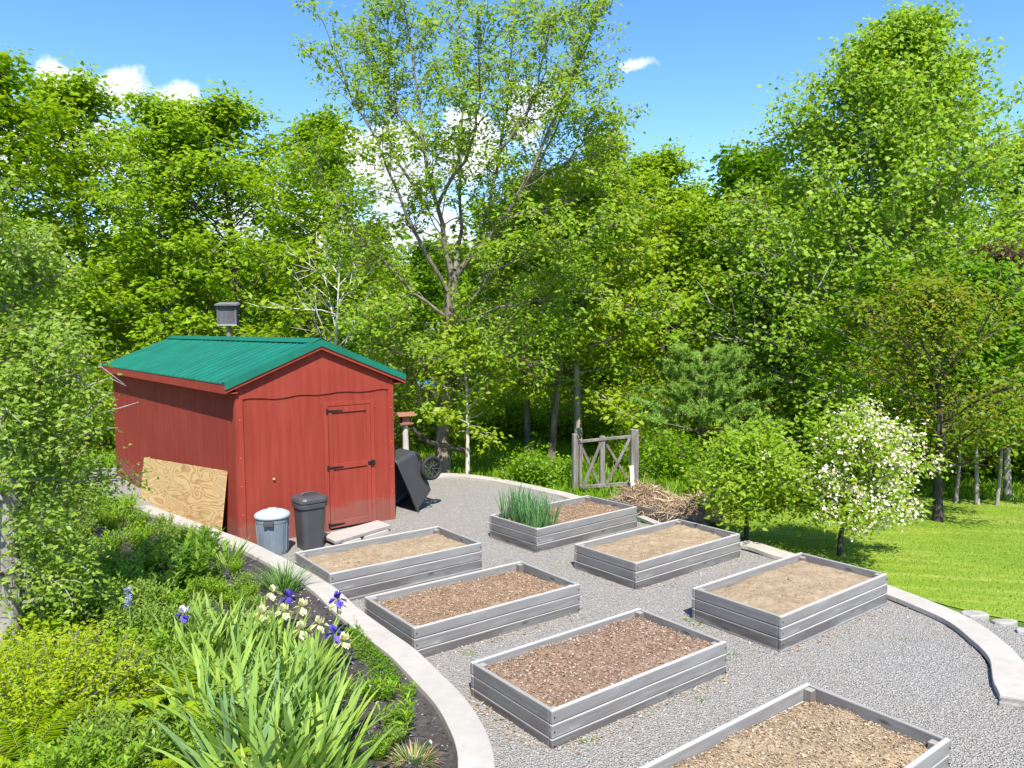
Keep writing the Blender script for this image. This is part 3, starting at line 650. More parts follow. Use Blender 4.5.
for sgn in (-1, 1):
    ctr = cp(.46, sgn * (RW/2 - .03), TD + .12); w = empty('wheel', ctr); w.parent = cart
    Rm = Matrix((nn, e1, e2)).transposed()
    mb = MB(); seg = 40; ringV = []
    for k in range(seg):
        a = 2*math.pi*k/seg
        for j in range(10):
            bb = 2*math.pi*j/10; r = .16 + .03*math.cos(bb); ringV.append(Rm @ Vector((r*math.cos(a), r*math.sin(a), .042*math.sin(bb))))
    mb.add(ringV, [(k*10+j, ((k+1) % seg)*10+j, ((k+1) % seg)*10+(j+1) % 10, k*10+(j+1) % 10) for k in range(seg) for j in range(10)]); fix(mb.build('tyre', M['tyre'], w, smooth=True))
    mb = MB()
    for k in range(10):
        a = 2*math.pi*k/10; mb.beam(Rm @ Vector((.02*math.cos(a), .02*math.sin(a), 0)), Rm @ Vector((.145*math.cos(a), .145*math.sin(a), 0)), .014, .014, upv=e2)
    pr = [Rm @ Vector((.145*math.cos(2*math.pi*k/32), .145*math.sin(2*math.pi*k/32), 0)) for k in range(33)]; mb.tube([tuple(p) for p in pr], .01, 6)
    hb = [Rm @ Vector((0, 0, z)) for z in (-.04, .04)]; mb.tube([tuple(p) for p in hb], .03, 10); mb.build('rim', M['bin_dark'], w)
mb = MB(); a = cp(.46, -RW/2, TD+.12); c2 = cp(.46, RW/2, TD+.12); mb.tube([tuple(a), tuple(c2)], .012, 8)
for s in (-.16, .16): mb.tube([tuple(cp(.46, s, TD+.12)), tuple(cp(.46, s, TD-.02))], .014, 8)
mb.build('axle', M['steel'], cart)
hp = [cp(.05, -.22, .18), cp(-.02, -.24, .30), cp(-.05, -.2, .34), cp(-.05, .0, .34), cp(-.05, .2, .34), cp(-.02, .24, .30), cp(.05, .22, .18)]
mb = MB(); mb.tube([tuple(p + Vector((0, 0, .03))) for p in hp], .012, 8); mb.build('handle', M['tyre'], cart, smooth=True)
mb = MB()
for s in (-.15, .15): mb.beam(cp(.2, s, TD+.012), cp(RL-.08, s, TD+.012), .07, .03, upv=nn)
mb.build('rib', M['black_poly'], cart, bevel=.006)
sd = [cp(.55, -RW/2+.035, .12), cp(.67, -RW/2+.035, .12), cp(.67, -RW/2+.062, .21), cp(.55, -RW/2+.062, .21)]
sd = [p - e2 * .012 for p in sd]; mb = MB(); mb.add([tuple(p) for p in sd] + [tuple(p + e2*.004) for p in sd], [(0,1,2,3),(7,6,5,4),(0,4,5,1),(1,5,6,2),(2,6,7,3),(3,7,4,0)]); fix(mb.build('sticker', M['label_white'], cart))

# ------------------------------------------------------------------ raised beds
BL, BW, BH, BT = 1.8265, .95, .2957, .034
def chips(n, rs, L, W, zf, smin, smax, flat=True, up=.25):
    P = np.column_stack([rs.uniform(-L/2, L/2, n), rs.uniform(-W/2, W/2, n)]); z = zf(P) + rs.uniform(.0, .006, n)
    A = np.column_stack([rs.normal(0, 1, n), rs.normal(0, 1, n), rs.normal(0, up, n)]); N = np.column_stack([rs.normal(0, .35, n), rs.normal(0, .35, n), np.ones(n)])
    ln = rs.uniform(smin, smax, n); return leaf_np(np.column_stack([P, z]), A, N, ln, ln * rs.uniform(.25, .55, n), .05, .5)
def make_bed(F, a, dz, label, kind, seed, top=.055):
    rs = np.random.default_rng(seed); l = Vector((math.cos(a), math.sin(a))); w = Vector((-l.y, l.x)); c = Vector(F) + l*BL/2 + w*BW/2
    root = empty('raised_bed', (c.x, c.y, dz), a, label, 'raised bed', 'raised garden beds on the gravel')
    hx, hy, bh = BL/2, BW/2, BH/3
    for s in (-1, 1):
        y0, y1 = (-hy, -hy+BT) if s < 0 else (hy-BT, hy); mb = MB()
        for k in range(3):
            j = rs.uniform(-.003, .003); z0 = k*bh - (.06 if k == 0 else 0); mb.box((-hx, y0 + j, z0 + .003), (hx, y1 + j, (k+1)*bh - .003))
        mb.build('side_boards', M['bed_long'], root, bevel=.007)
        x0, x1 = (-hx+.001, -hx+BT) if s < 0 else (hx-BT, hx-.001); mb = MB()
        for k in range(3):
            j = rs.uniform(-.002, .002); z0 = k*bh - (.06 if k == 0 else 0); mb.box((x0 + j, -hy+BT+.004, z0 + .0025), (x1 + j, hy-BT-.004, (k+1)*bh - .002 + rs.uniform(-.002, .001)))
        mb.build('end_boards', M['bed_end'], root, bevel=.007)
    for sx in (-1, 1):
        for sy in (-1, 1):
            x, y = sx*(hx-BT-.032), sy*(hy-BT-.032); mb = MB(); mb.box((x-.028, y-.028, -.05), (x+.028, y+.028, BH - rs.uniform(.008, .03))); mb.build('corner_post', M['post_wood'], root, bevel=.004)
    # screw heads on the long side
    for k in range(3):
        for x in (-hx+.02, hx-.02): mb = MB(); mb.lathe([(0, -.003), (.006, -.002), (.006, .002), (0, .003)], 8, 0, 1, 1, (x, -hy-.003, (k+.5)*bh)); mb.build('screw_head', M['iron'], root)
    # soil
    iL, iW = BL-2*BT-.002, BW-2*BT-.002; nxs, nys = 74, 40
    X, Y = np.meshgrid(np.linspace(-iL/2, iL/2, nxs), np.linspace(-iW/2, iW/2, nys)); ph = seed * 3.7
    def zf(P):
        n = np.array([mnoise.fractal(Vector((x*2.6+ph, y*2.6, ph)), 1, 2, 5) for x, y in P]); n2 = np.array([mnoise.noise(Vector((x*14+ph, y*14, ph))) for x, y in P])
        e = np.minimum(iL/2-np.abs(P[:, 0]), iW/2-np.abs(P[:, 1])); return BH - top + n*.03 + n2*.007 - .03*np.exp(-np.maximum(e, 0)/.05)
    P = np.column_stack([X.ravel(), Y.ravel()]); Z = zf(P); idx = (np.arange(nys-1)[:, None]*nxs + np.arange(nxs-1)[None]).ravel()
    Vs = np.column_stack([P, Z]); Qs = np.stack([idx, idx+1, idx+nxs+1, idx+nxs], 1)
    base, loose = {'sand': ('sand', 'clod'), 'sand2': ('sand2', 'clod'), 'chips': ('brown', 'chip_brown'), 'bark': ('brown', 'chip_red'), 'straw': ('sand', 'chip_straw')}[kind]
    parts = [(Vs, Qs)]
    if kind in ('chips', 'bark', 'straw'):
        parts.append(chips({'chips': 9000, 'bark': 12000, 'straw': 13000}[kind], rs, iL-.02, iW-.02, zf, .006, .03))
        mats = [M[base], M[loose]]
    else:
        parts.append(chips(500, rs, iL-.03, iW-.03, zf, .008, .022)); mats = [M[base], M['chip_brown']]
    V, Q, mi = join_np(parts); T3 = None
    if kind in ('sand', 'sand2'):
        n = 420; P = np.column_stack([rs.uniform(-iL/2+.02, iL/2-.02, n), rs.uniform(-iW/2+.02, iW/2-.02, n)]); V3, T = rocks_np(np.column_stack([P, zf(P)]), rs.uniform(.004, .013, n) * np.where(rs.random(n) < .05, 2, 1), rs)
        T3 = T + len(V); V = np.concatenate([V, V3]); mi = np.concatenate([mi, np.full(len(T), 2)]); mats = mats + [M['clod']]
    link('soil', np_mesh('soil', V, Q, T3, mats=mats, mi=mi), root)
    return root, zf
beds = {}
beds['A'] = make_bed((.299, 9.243), .693, .013, 'raised bed with tall green onions growing at its left end', 'chips', 1)
beds['M'] = make_bed((1.292, 7.938), .672, -.009, 'raised bed of bare tan soil beside the dry hay heap', 'sand', 2)
beds['D'] = make_bed((2.267, 6.361), .662, .016, 'raised bed of bare sandy soil touching the lawn coping', 'sand', 3)
beds['B1'] = make_bed((-1.815, 7.513), .640, .032, 'raised bed of tan soil directly in front of the shed door', 'sand', 4)
beds['B2'] = make_bed((-.82, 6.242), .635, -.017, 'raised bed with orange-brown chips over a strip of pale soil, against garden wall', 'chips', 5)
beds['B3'] = make_bed((.25, 4.88), .651, -.034, 'raised bed filled to the brim with dark reddish shredded bark', 'bark', 6, .035)
beds['N'] = make_bed((1.17, 3.345), .655, .0, 'raised bed with pale straw litter, nearest and cut off by the bottom picture edge', 'straw', 8, .06)

# dry litter blown against the beds, and small weeds in the gravel
rs = np.random.default_rng(77); LP = []
for nm, cnt in (('B3', 700), ('B2', 420), ('N', 350), ('D', 260), ('M', 200), ('A', 160), ('B1', 150)):
    bo = beds[nm][0]; Mx = Matrix.Translation(bo.location) @ Matrix.Rotation(bo.rotation_euler.z, 4, 'Z')
    for _ in range(cnt):
        if rs.random() < .65: q_ = Vector((rs.uniform(-BL/2, BL/2), rs.choice([-1, 1])*(BW/2 + abs(rs.normal(0, .07)) + .01), 0))
        else: q_ = Vector((rs.choice([-1, 1])*(BL/2 + abs(rs.normal(0, .07)) + .01), rs.uniform(-BW/2, BW/2), 0))
        q_ = Mx @ q_; LP.append((q_.x, q_.y, .008))
LP = np.array(LP); LP = LP[inside(LP)]; n = len(LP); ln = rs.uniform(.01, .04, n)
V, Q = leaf_np(LP, np.column_stack([rs.normal(0, 1, n), rs.normal(0, 1, n), rs.normal(0, .15, n)]), np.column_stack([rs.normal(0, .3, n), rs.normal(0, .3, n), np.ones(n)]), ln, ln*.4, .05, .5)
tag(link('dry_litter', np_mesh('dry_litter', V, Q, mats=[M['chip_straw']])), 'dry tan chips and straw spilled on the gravel along the raised beds', 'litter', kind='stuff')

# ------------------------------------------------------------------ tree building
def polyline(p, d, L, k, rs, wob=.12, grav=0.):
    pts = [np.array(p, float)]; d = unit(np.array(d, float)); st = L/(k-1)
    for i in range(k-1):
        d = unit(d + rs.normal(0, wob, 3) + np.array([0, 0, grav])); pts.append(pts[-1] + d*st)
    return np.array(pts)
def interp(P, s):
    x = s*(len(P)-1); i = int(min(len(P)-2, max(0, math.floor(x)))); return P[i] + (P[i+1]-P[i])*(x-i)
def clump_leaves(centers, q, rad, ls, rs, flat=.55, up=1.0, lw=.6, sunb=.8):
    n = len(centers)*q; Cc = np.repeat(centers, q, 0); off = rs.normal(0, 1, (n, 3)) * rad * np.array([1, 1, flat]); P = Cc + off
    N = np.column_stack([rs.normal(0, .6, n), rs.normal(0, .6, n) - sunb, np.full(n, up)]) + unit(off)*.3
    A = np.column_stack([rs.normal(0, 1, n), rs.normal(0, 1, n), rs.normal(-.25, .35, n)]) + unit(off)*.5
    L = ls * rs.uniform(.65, 1.3, n); return P, A, N, L, L*lw
def gen_tree(seed, H, r0, cb, prof, nl, elev, nt, nc, q, rad, ls, droop=0., wob=.1, lean=(0, 0), lw=.62, flat=.5, bare=.2, thin=1., sides=6, trunkk=10, up=1.0, var=(.7, 1.18)):
    rs = np.random.default_rng(seed)
    T = polyline((0, 0, -.3), (lean[0], lean[1], 1), H*.97+.3, trunkk, rs, .035); T[:, :2] -= T[0, :2]
    polys = [(T, r0 * (1 - np.linspace(0, 1, trunkk)) ** .8 * .92 + r0*.05 + r0*.35*np.exp(-np.linspace(0, 1, trunkk)*14))]; cents = []
    for i in range(nl):
        tt = ((i + rs.uniform(.1, .9)) / nl); s = cb + (1-cb)*tt; base = interp(T, min(.985, s*.985)); az = i*2.39996 + rs.uniform(-.4, .4)
        L = prof(tt) * rs.uniform(*var)
        if L < .15: continue
        el = elev[0] + (elev[1]-elev[0])*tt + rs.normal(0, .12); d = np.array([math.cos(az)*math.cos(el), math.sin(az)*math.cos(el), math.sin(el)])
        k = 6; P = polyline(base, d, L, k, rs, wob, droop); rb = max(.012, r0*.38*(1-tt*.75)*min(1, L/max(.5, prof(.3))))
        polys.append((P, np.linspace(rb, .006, k)))
        for j in range(nt):
            sj = bare + (1-bare)*(j + rs.uniform(0, 1))/nt; b = interp(P, sj); ldir = unit(P[-1]-P[0]); side = rs.normal(0, .75, 3); side[2] = side[2]*.5 + .12
            L2 = L*.42*(1.15-sj*.6)*rs.uniform(.6, 1.2); Q = polyline(b, ldir + side, L2, 4, rs, .18, droop*.8); polys.append((Q, np.linspace(max(.006, rb*.35), .003, 4)))
            for m in range(nc):
                if rs.random() < thin: cents.append(interp(Q, (m+1)/nc) + rs.normal(0, .05, 3))
    for m in range(nc*2): cents.append(T[-1] + rs.normal(0, .12, 3)*np.array([1, 1, 2]))
    cents = np.array(cents)
    V, Q = leaf_np(*clump_leaves(cents, q, rad, ls, rs, flat, up, lw))
    WV, WQ = tube_np(polys, sides)
    return (WV, WQ), (V, Q), cents, rs
def tree_meshes(nm, wood, leaf, barkm, leafm):
    return np_mesh(nm + '_trunk', wood[0], wood[1], mats=[barkm], smooth=True), np_mesh(nm + '_crown', leaf[0], leaf[1], mats=[leafm])
def place_tree(name, meshes, loc, rz, sc, label, cat='tree', group=None):
    r = empty(name, loc, rz, label, cat, group); r.scale = sc if hasattr(sc, '__len__') else (sc,)*3
    link('trunk', meshes[0], r); link('crown', meshes[1], r); return r
ov = lambda w: (lambda t: w*(.25+.75*math.sin(math.pi*min(1, (t*.86+.14))**.85)))
dome = lambda w: (lambda t: w*math.sqrt(max(.02, 1-(t*1.0)**2.2)))
cone = lambda w: (lambda t: w*(1-t)**.8*.95+.12)
MAPLE = []
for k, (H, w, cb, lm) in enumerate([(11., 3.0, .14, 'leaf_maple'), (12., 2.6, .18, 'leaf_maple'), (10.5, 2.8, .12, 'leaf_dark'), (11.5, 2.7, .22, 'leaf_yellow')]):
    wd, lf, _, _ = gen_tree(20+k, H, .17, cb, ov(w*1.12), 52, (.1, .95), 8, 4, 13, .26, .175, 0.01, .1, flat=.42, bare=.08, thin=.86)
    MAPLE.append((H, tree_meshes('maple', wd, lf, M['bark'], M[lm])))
def tree_at(u, vtop, d, k, label, name='maple_tree', sx=1.12, rz=None, group=None, cat='tree'):
    top = ony(u, vtop, d); g = gz(top.x, top.y); H, me = MAPLE[k]; s = (top.z - g)/(H*1.05)
    return place_tree(name, me, (top.x, top.y, g), random.uniform(0, 6.28) if rz is None else rz, (s*sx, s*sx, s), label, cat, group)
GR1 = 'trees along the edge of the wood'
for a in [(12, 40, 21, 1, 'tall bright green tree rising at the left picture edge, highest of the left row'),
          (82, 62, 24, 0, 'broad bright tree just right of the leftmost tall tree, with cloud behind its top'),
          (158, 72, 22, 1, 'slender tree with a pointed top between the cloud and the bat house'),
          (232, 82, 23.5, 0, 'round topped green tree standing above the bat house'),
          (303, 98, 21, 1, 'airy tree behind the shed gable, left of the big open crowned tree'),
          (372, 215, 25, 0, 'lower leafy tree filling the gap behind the big open crowned tree'),
          (440, 235, 24, 2, 'darker low tree directly behind the trunk of the big open crowned tree'),
          (525, 165, 26, 0, 'green tree seen through the right limbs of the big open crowned tree'),
          (600, 118, 25, 3, 'tall yellow-green tree behind the wooden gate'),
          (668, 138, 24, 0, 'bright tree with flat top right of the small cloud'),
          (735, 142, 25, 2, 'dark green tree standing behind the small pine'),
          (790, 165, 23, 0, 'dark tree tucked behind the left flank of the tall conical tree'),
          (1040, 120, 22, 0, 'green tree cut by the right picture edge behind the conical tree')]:
    tree_at(*a, group=GR1)
# second row, deep in the wood
g2 = 'trees deep in the wood behind the front row'
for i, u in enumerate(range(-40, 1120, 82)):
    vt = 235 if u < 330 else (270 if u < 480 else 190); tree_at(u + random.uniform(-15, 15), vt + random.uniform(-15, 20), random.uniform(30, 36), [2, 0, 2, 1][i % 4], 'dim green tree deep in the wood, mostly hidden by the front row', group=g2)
# far wood as one mass beyond
rs = np.random.default_rng(99); cs = []
nfar = 1900; th = np.column_stack([rs.uniform(-60, 60, nfar), rs.uniform(42, 60, nfar), rs.uniform(-.5, 8.5, nfar)]); th = th[(th[:, 0] > 4) | (th[:, 2] < 6.5)]
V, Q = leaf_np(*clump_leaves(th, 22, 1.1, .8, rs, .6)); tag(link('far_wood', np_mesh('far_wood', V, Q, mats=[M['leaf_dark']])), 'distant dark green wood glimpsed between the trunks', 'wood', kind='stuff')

# central big open crowned tree ---------------------------------------------------
def limb_px(pts, d0, dd, rs):
    return np.array([list(ony(u, v, d0 + dd*i/(len(pts)-1))) for i, (u, v) in enumerate(pts)])
def center_tree():
    rs = np.random.default_rng(5); D = 14.6; base = G(443, 476); polys = []; cents = []
    D = base.y
    trunk = np.array([list(base + Vector((0, 0, -.3))), list(base + Vector((0, 0, .15)))] + [list(ony(u, v, D)) for u, v in [(443,430), (446,380), (448,330), (451,295), (455,272)]])
    polys.append((trunk, np.array([.23, .165, .132, .122, .114, .108, .10])))
    limbs = [([(453,282), (446,250), (437,205), (426,150), (417,95), (410,40), (403,-15)], .0, .085), ([(456,276), (474,252), (500,222), (528,180), (550,130), (570,85), (592,35), (600,-5)], -1.2, .088),
             ([(450,296), (432,262), (412,225), (395,180), (372,135), (350,95), (333,45)], -1.6, .06), ([(476,250), (488,205), (500,150), (508,95), (514,40), (520,-20)], 1.6, .06),
             ([(455,270), (462,225), (458,170), (462,110), (455,60), (460,0)], 2.2, .055), ([(448,318), (425,300), (395,275), (365,245), (335,205), (318,170)], -1.0, .045),
             ([(500,222), (540,210), (580,195), (605,160), (615,125)], .8, .045), ([(447,345), (470,318), (505,305), (545,300), (590,290)], -1.5, .045),
             ([(445,385), (418,360), (385,345), (355,325)], -1.8, .04), ([(446,370), (480,345), (510,330), (540,338)], 1.2, .04), ([(500,222), (535,175), (560,120), (575,60), (572,10)], 1.5, .05), ([(500,150), (530,110), (545,60), (548,10)], -.6, .045), ([(425,205), (400,170), (385,120), (390,60), (385,10)], 1.0, .05), ([(528,180), (565,165), (583,140), (592,105)], -1.0, .045), ([(447,400), (475,375), (505,360), (535,365)], -.9, .035), ([(444,410), (420,385), (398,372)], -.6, .03), ([(450,330), (490,275), (540,245), (590,240)], -2.2, .045), ([(438,205), (470,150), (480,95), (478,40)], -1.8, .05), ([(426,150), (395,110), (378,70), (365,30)], 1.4, .045)]
    for pts, dd, r in limbs:
        P0 = limb_px(pts, D, dd, rs); k = 12; s = np.linspace(0, 1, k); r = r*.78; P = np.array([interp(P0, x) for x in s]) + rs.normal(0, .025, (k, 3))*np.minimum(1, s*8)[:, None]
        L = np.linalg.norm(P[-1]-P[0]); polys.append((P, .008 + (r-.008)*(1-np.linspace(0, 1, k))**1.35)); n2 = int(10 + L*4.6)
        for j in range(n2):
            sj = .18 + .82*(j + rs.random())/n2; b = interp(P, sj); dirn = unit(P[min(k-1, int(sj*k)+1)] - P[max(0, int(sj*k)-2)]); sd = rs.normal(0, .8, 3); sd[2] += .25
            L2 = rs.uniform(.5, 1.25)*(1.1 - .35*sj); Q = polyline(b, dirn + sd, L2, 5, rs, .16, .04); polys.append((Q, np.linspace(max(.008, r*.25*(1.1-sj)), .004, 5)))
            for m in range(4):
                sm = .3 + .7*(m + rs.random())/4; b2 = interp(Q, sm); Q2 = polyline(b2, unit(Q[-1]-Q[0]) + rs.normal(0, .7, 3), rs.uniform(.15, .42), 3, rs, .15, .02); polys.append((Q2, np.linspace(.005, .0025, 3))); cents.append(Q2[-1]); cents.append(Q2[1])
            cents.append(Q[-1])
    cents = np.array(cents); keep = rs.random(len(cents)) < .62; cents = cents[keep]
    V, Q = leaf_np(*clump_leaves(cents, 14, .08, .092, rs, .7, .8, .5)); W = tube_np(polys, 7); off = np.array(base)
    return (W[0]-off, W[1]), (V-off, Q), base
wd, lf, base = center_tree()
place_tree('oak_tree', tree_meshes('oak', wd, lf, M['bark'], M['leaf_center']), base, 0, 1, 'big open crowned tree with forked grey trunk and sparse young leaves')

# tall conical tree on the right
wd, lf, _, _ = gen_tree(41, 11.2, .19, .06, lambda t: min(4.6, 5.7*max(0, 1-t)**.68)+.08, 150, (.25, .95), 10, 5, 11, .19, .108, .0, .06, var=(.85, 1.06), flat=.8, lw=.8, up=.45)
g = gz(9.6, 18.6); place_tree('aspen_tree', tree_meshes('aspen', wd, lf, M['bark_pale'], M['leaf_aspen']), (ony(868, 300, 18.6).x, 18.6, g), .4, (1, 1, (ony(918, 24, 18.6).z - g)/11.2), 'tallest conical light green tree on the right above the blossoming tree')
# leafy yellow-green spreading tree behind the gate, with grey twiggy drooping limbs
wd, lf, _, _ = gen_tree(52, 6.3, .11, .28, ov(2.3), 44, (.05, .9), 8, 4, 8, .17, .14, -.025, .16, flat=.5)
gt = G(579, 470); place_tree('spreading_tree', tree_meshes('spreading', wd, lf, M['bark_pale'], M['leaf_yellow']), (gt.x+.1, gt.y+1.0, gz(gt.x, gt.y+1)), .8, 1, 'low spreading yellow-green tree with twiggy grey limbs above the gate')
wd, lf, _, _ = gen_tree(53, 6.0, .085, .52, ov(2.3), 34, (-.1, .8), 7, 4, 8, .17, .14, -.03, .18, flat=.5)
tm = tree_meshes('thin', wd, lf, M['bark'], M['leaf_center'])
for (u, v, s, lab) in ((527, 457, 1.0, 'thin brown trunked tree left of the leaning trunk, between big tree and gate'), (551, 463, 1.02, 'thin slightly leaning brown trunked tree just left of the gate')):
    p = G(u, v); r = place_tree('thin_tree', tm, p, u*.3, s, lab, 'tree', 'thin trunked trees left of the gate'); r.rotation_euler = (R(1), R(5 if u > 540 else 1.5), u*.3 if False else 0)
# small white sapling trunk
wd, lf, _, _ = gen_tree(54, 2.9, .05, .35, ov(1.0), 20, (.2, .9), 5, 3, 8, .12, .11, -.01, .15)
p = G(468, 478); place_tree('sapling', tree_meshes('sapling', wd, lf, M['bark_white'], M['leaf_yellow']), p, 0, 1, 'young tree with thin white trunk just right of the big tree')
# pale half dead tree with few leaves left of the big one
wd, lf, _, _ = gen_tree(56, 4.6, .05, .32, ov(1.5), 20, (.4, 1.1), 7, 3, 4, .12, .13, .02, .16, thin=.35)
p = Vector((ony(333, 400, 16.5).x, 16.5, gz(ony(333, 400, 16.5).x, 16.5))); place_tree('bare_tree', tree_meshes('bare', wd, lf, M['bark_white'], M['leaf_yellow']), p, 0, (ony(333, 215, 16.5).z-p.z)/4.6, 'small half bare tree with pale grey branches behind the shed ridge')
# small pine
def pine(seed=3, H=2.6):
    rs = np.random.default_rng(seed); T = polyline((0, 0, -.2), (0, 0, 1), H+.2, 8, rs, .02); polys = [(T, np.linspace(.055, .012, 8))]; Ps = []; As = []
    for lev in range(6):
        s = .36 + .60*lev/6; b = interp(T, s); nb = 7
        for k in range(nb):
            az = k*2*math.pi/nb + lev*.5 + rs.uniform(-.25, .25); L = (1.15*(1-(lev/6.6))**.7 + .12)*1.12*rs.uniform(.85, 1.15); P = polyline(b + rs.normal(0, .03, 3), (math.cos(az), math.sin(az), .12+.05*lev), L, 6, rs, .06, .05); polys.append((P, np.linspace(.016, .005, 6)))
            tips = []
            for j in range(9):
                sj = .3 + .7*j/8; c = interp(P, sj); Q = polyline(c, unit(P[-1]-P[0]) + rs.normal(0, .55, 3)*np.array([1, 1, .22]) + np.array([0, 0, .06]), L*.32*rs.uniform(.6, 1.1), 3, rs, .1, .03)
                for m in range(9): x = interp(Q, .2+.8*m/8); Ps.append(x); As.append(unit(Q[-1]-Q[0]))
    Ps = np.array(Ps); As = np.array(As); q = 14; P2 = np.repeat(Ps, q, 0); A2 = np.repeat(As, q, 0)*.8 + rs.normal(0, .55, (len(P2), 3)); n = len(P2)
    return tube_np(polys, 6), leaf_np(P2, A2, rs.normal(0, .45, (n, 3)) + np.array([0, -.8, .8]), rs.uniform(.07, .12, n), .013, 0)
wd, lf = pine(); p = G(696, 470); s = (ony(700, 345, p.y).z - p.z)/2.6
place_tree('pine_tree', tree_meshes('pine', wd, lf, M['bark'], M['needle']), p, .3, s, 'small soft needled pine left of the round fruit trees')
# two small fruit trees by the beds
def apple(seed, H, blossom):
    rs = np.random.default_rng(seed)
    wd, lf, cents, rs = gen_tree(seed, H, .042, .42 if blossom > .5 else .50, lambda t: (.84 if blossom > .5 else .60)*(.62+.5*math.sin(math.pi*min(1, t*.75+.25))), 40, (.2, 1.1), 6, 4, 10, .085, .068, -.01, .14, flat=.8, lw=.45, up=.35, bare=.25)
    fl = None
    if blossom is not None:
        w = np.array([blossom])
        c2 = cents + rs.normal(0, .03, cents.shape); nzv = np.array([mnoise.noise(Vector(c)*2.6) for c in c2]); pr = np.clip(.34 + .45*c2[:, 0] - .30*c2[:, 1] + nzv*.7, .0, .9)*w*1.6; m = rs.random(len(c2)) < pr; c2 = c2[m] + np.array([.02, -.05, .03])
        if len(c2): fl = leaf_np(*clump_leaves(c2, 11, .06, .036, rs, .9, .5, .9))
    return wd, lf, fl
p = G(840, 556); H = ony(845, 443, p.y).z - p.z; wd, lf, fl = apple(61, H, .85)
at_ = place_tree('crabapple_tree', tree_meshes('crabapple', wd, lf, M['bark_dark'], M['leaf_apple']), p, 0, 1, 'small round fruit tree covered in white blossom at the lawn edge')
link('blossom', np_mesh('blossom', fl[0], fl[1], mats=[M['blossom']]), at_)
p = G(747, 545); H = ony(757, 450, p.y).z - p.z; wd, lf, fl = apple(62, H, .012)
at_ = place_tree('crabapple_tree', tree_meshes('fruit', wd, lf, M['bark_dark'], M['leaf_apple']), p, 0, 1, 'small round fruit tree with hardly any blossom, left of the blossoming one')
if fl: link('blossom', np_mesh('blossom', fl[0], fl[1], mats=[M['blossom']]), at_)
# rusty leaved tree beyond the lawn and purple tree at the right edge
p = G(938, 522); H = ony(930, 305, p.y).z - p.z; wd, lf, _, _ = gen_tree(71, H, .085, .26, ov(1.9), 34, (.35, 1.1), 7, 4, 8, .14, .085, 0, .13, flat=.6)
place_tree('young_tree', tree_meshes('young', wd, lf, M['bark_dark'], M['leaf_rusty']), p, 1.0, 1, 'dark trunked tree with reddish-tinged young leaves at the far lawn edge')
p = G(1008, 499); wd, lf, _, _ = gen_tree(72, 4.6, .08, .30, ov(1.5), 26, (.2, 1.0), 6, 4, 7, .14, .09, 0, .14)
place_tree('purple_tree', tree_meshes('purple', wd, lf, M['bark_pale'], M['leaf_purple']), p, 0, 1.05, 'purple leaved small tree at the right picture edge')
wd, lf, _, _ = gen_tree(73, 4.0, .042, .36, ov(1.2), 26, (.1, .9), 6, 4, 8, .15, .10, 0, .12); tm = tree_meshes('edge', wd, lf, M['bark_pale'], M['leaf_dark'])
for u, v, lab in ((978, 505, 'left slim pale trunk of the pair in the dark wood right of the rusty tree'), (996, 506, 'pale slim trunk right of its twin in the dark wood at the far right'), (955, 503, 'thin grey trunk just right of the dark trunked rusty tree'), (866, 490, 'slim tree hidden behind the blossoming fruit tree')):
    p = G(u, v); place_tree('slim_tree', tm, p, random.uniform(0, 6), random.uniform(.9, 1.1), lab, 'tree', 'slim trees at the dark wood edge')

# understorey shrubs ----------------------------------------------------------------
def gen_shrub(seed, Hh, Rr, ns, q, ls, lw=.6, rad=.12, nt=5, wobb=.15):
    rs = np.random.default_rng(seed); polys = []; cents = []
    for i in range(ns):
        az = rs.uniform(0, 6.28); out = math.sqrt(rs.random()); d = np.array([math.cos(az)*out*Rr, math.sin(az)*out*Rr, Hh*math.sqrt(max(.05, 1-.8*out*out))*rs.uniform(.75, 1.05)])
        L = np.linalg.norm(d); b = np.array([math.cos(az)*out*Rr*.18, math.sin(az)*out*Rr*.18, -.03]); P = polyline(b, d, L, 5, rs, wobb, .0); polys.append((P, np.linspace(.012, .003, 5)*min(1.6, Hh)))
        for j in range(nt): c = interp(P, .25+.75*(j+rs.random())/nt); cents.append(c + rs.normal(0, .06, 3)*Rr)
    cents = np.array(cents); return tube_np(polys, 5), leaf_np(*clump_leaves(cents, q, rad, ls, rs, .8, .7, lw)), cents, rs
SH = []
for k, (lm, Hh, Rr) in enumerate([('leaf_shrub', 1.5, 1.1), ('leaf_maple', 2.4, 1.3), ('leaf_maple', 2.2, 1.4)]):
    wd, lf, _, _ = gen_shrub(80+k, Hh, Rr, 60, 9, .12, rad=.15, nt=7); SH.append((Hh, tree_meshes('shrub', wd, lf, M['twig'], M[lm])))
def shrub(u, v, k, s, label, group=None, name='shrub'):
    p = G(u, v); return place_tree(name, SH[k][1], p, random.uniform(0, 6.28), s, label, 'shrub', group)
shrub(535, 486, 0, .50, 'low bright green shrub growing beside the back edging, left of the gate', name='bush')
shrub(715, 500, 0, .5, 'bright leafy bush behind the hay heap beside the left fruit tree', name='bush')
shrub(665, 478, 0, .7, 'bright green bush between the gate and the pine', name='bush')
shrub(645, 470, 2, .6, 'dark viny bush behind the right gate post', name='bush')
gU = 'undergrowth shrubs below the wood'
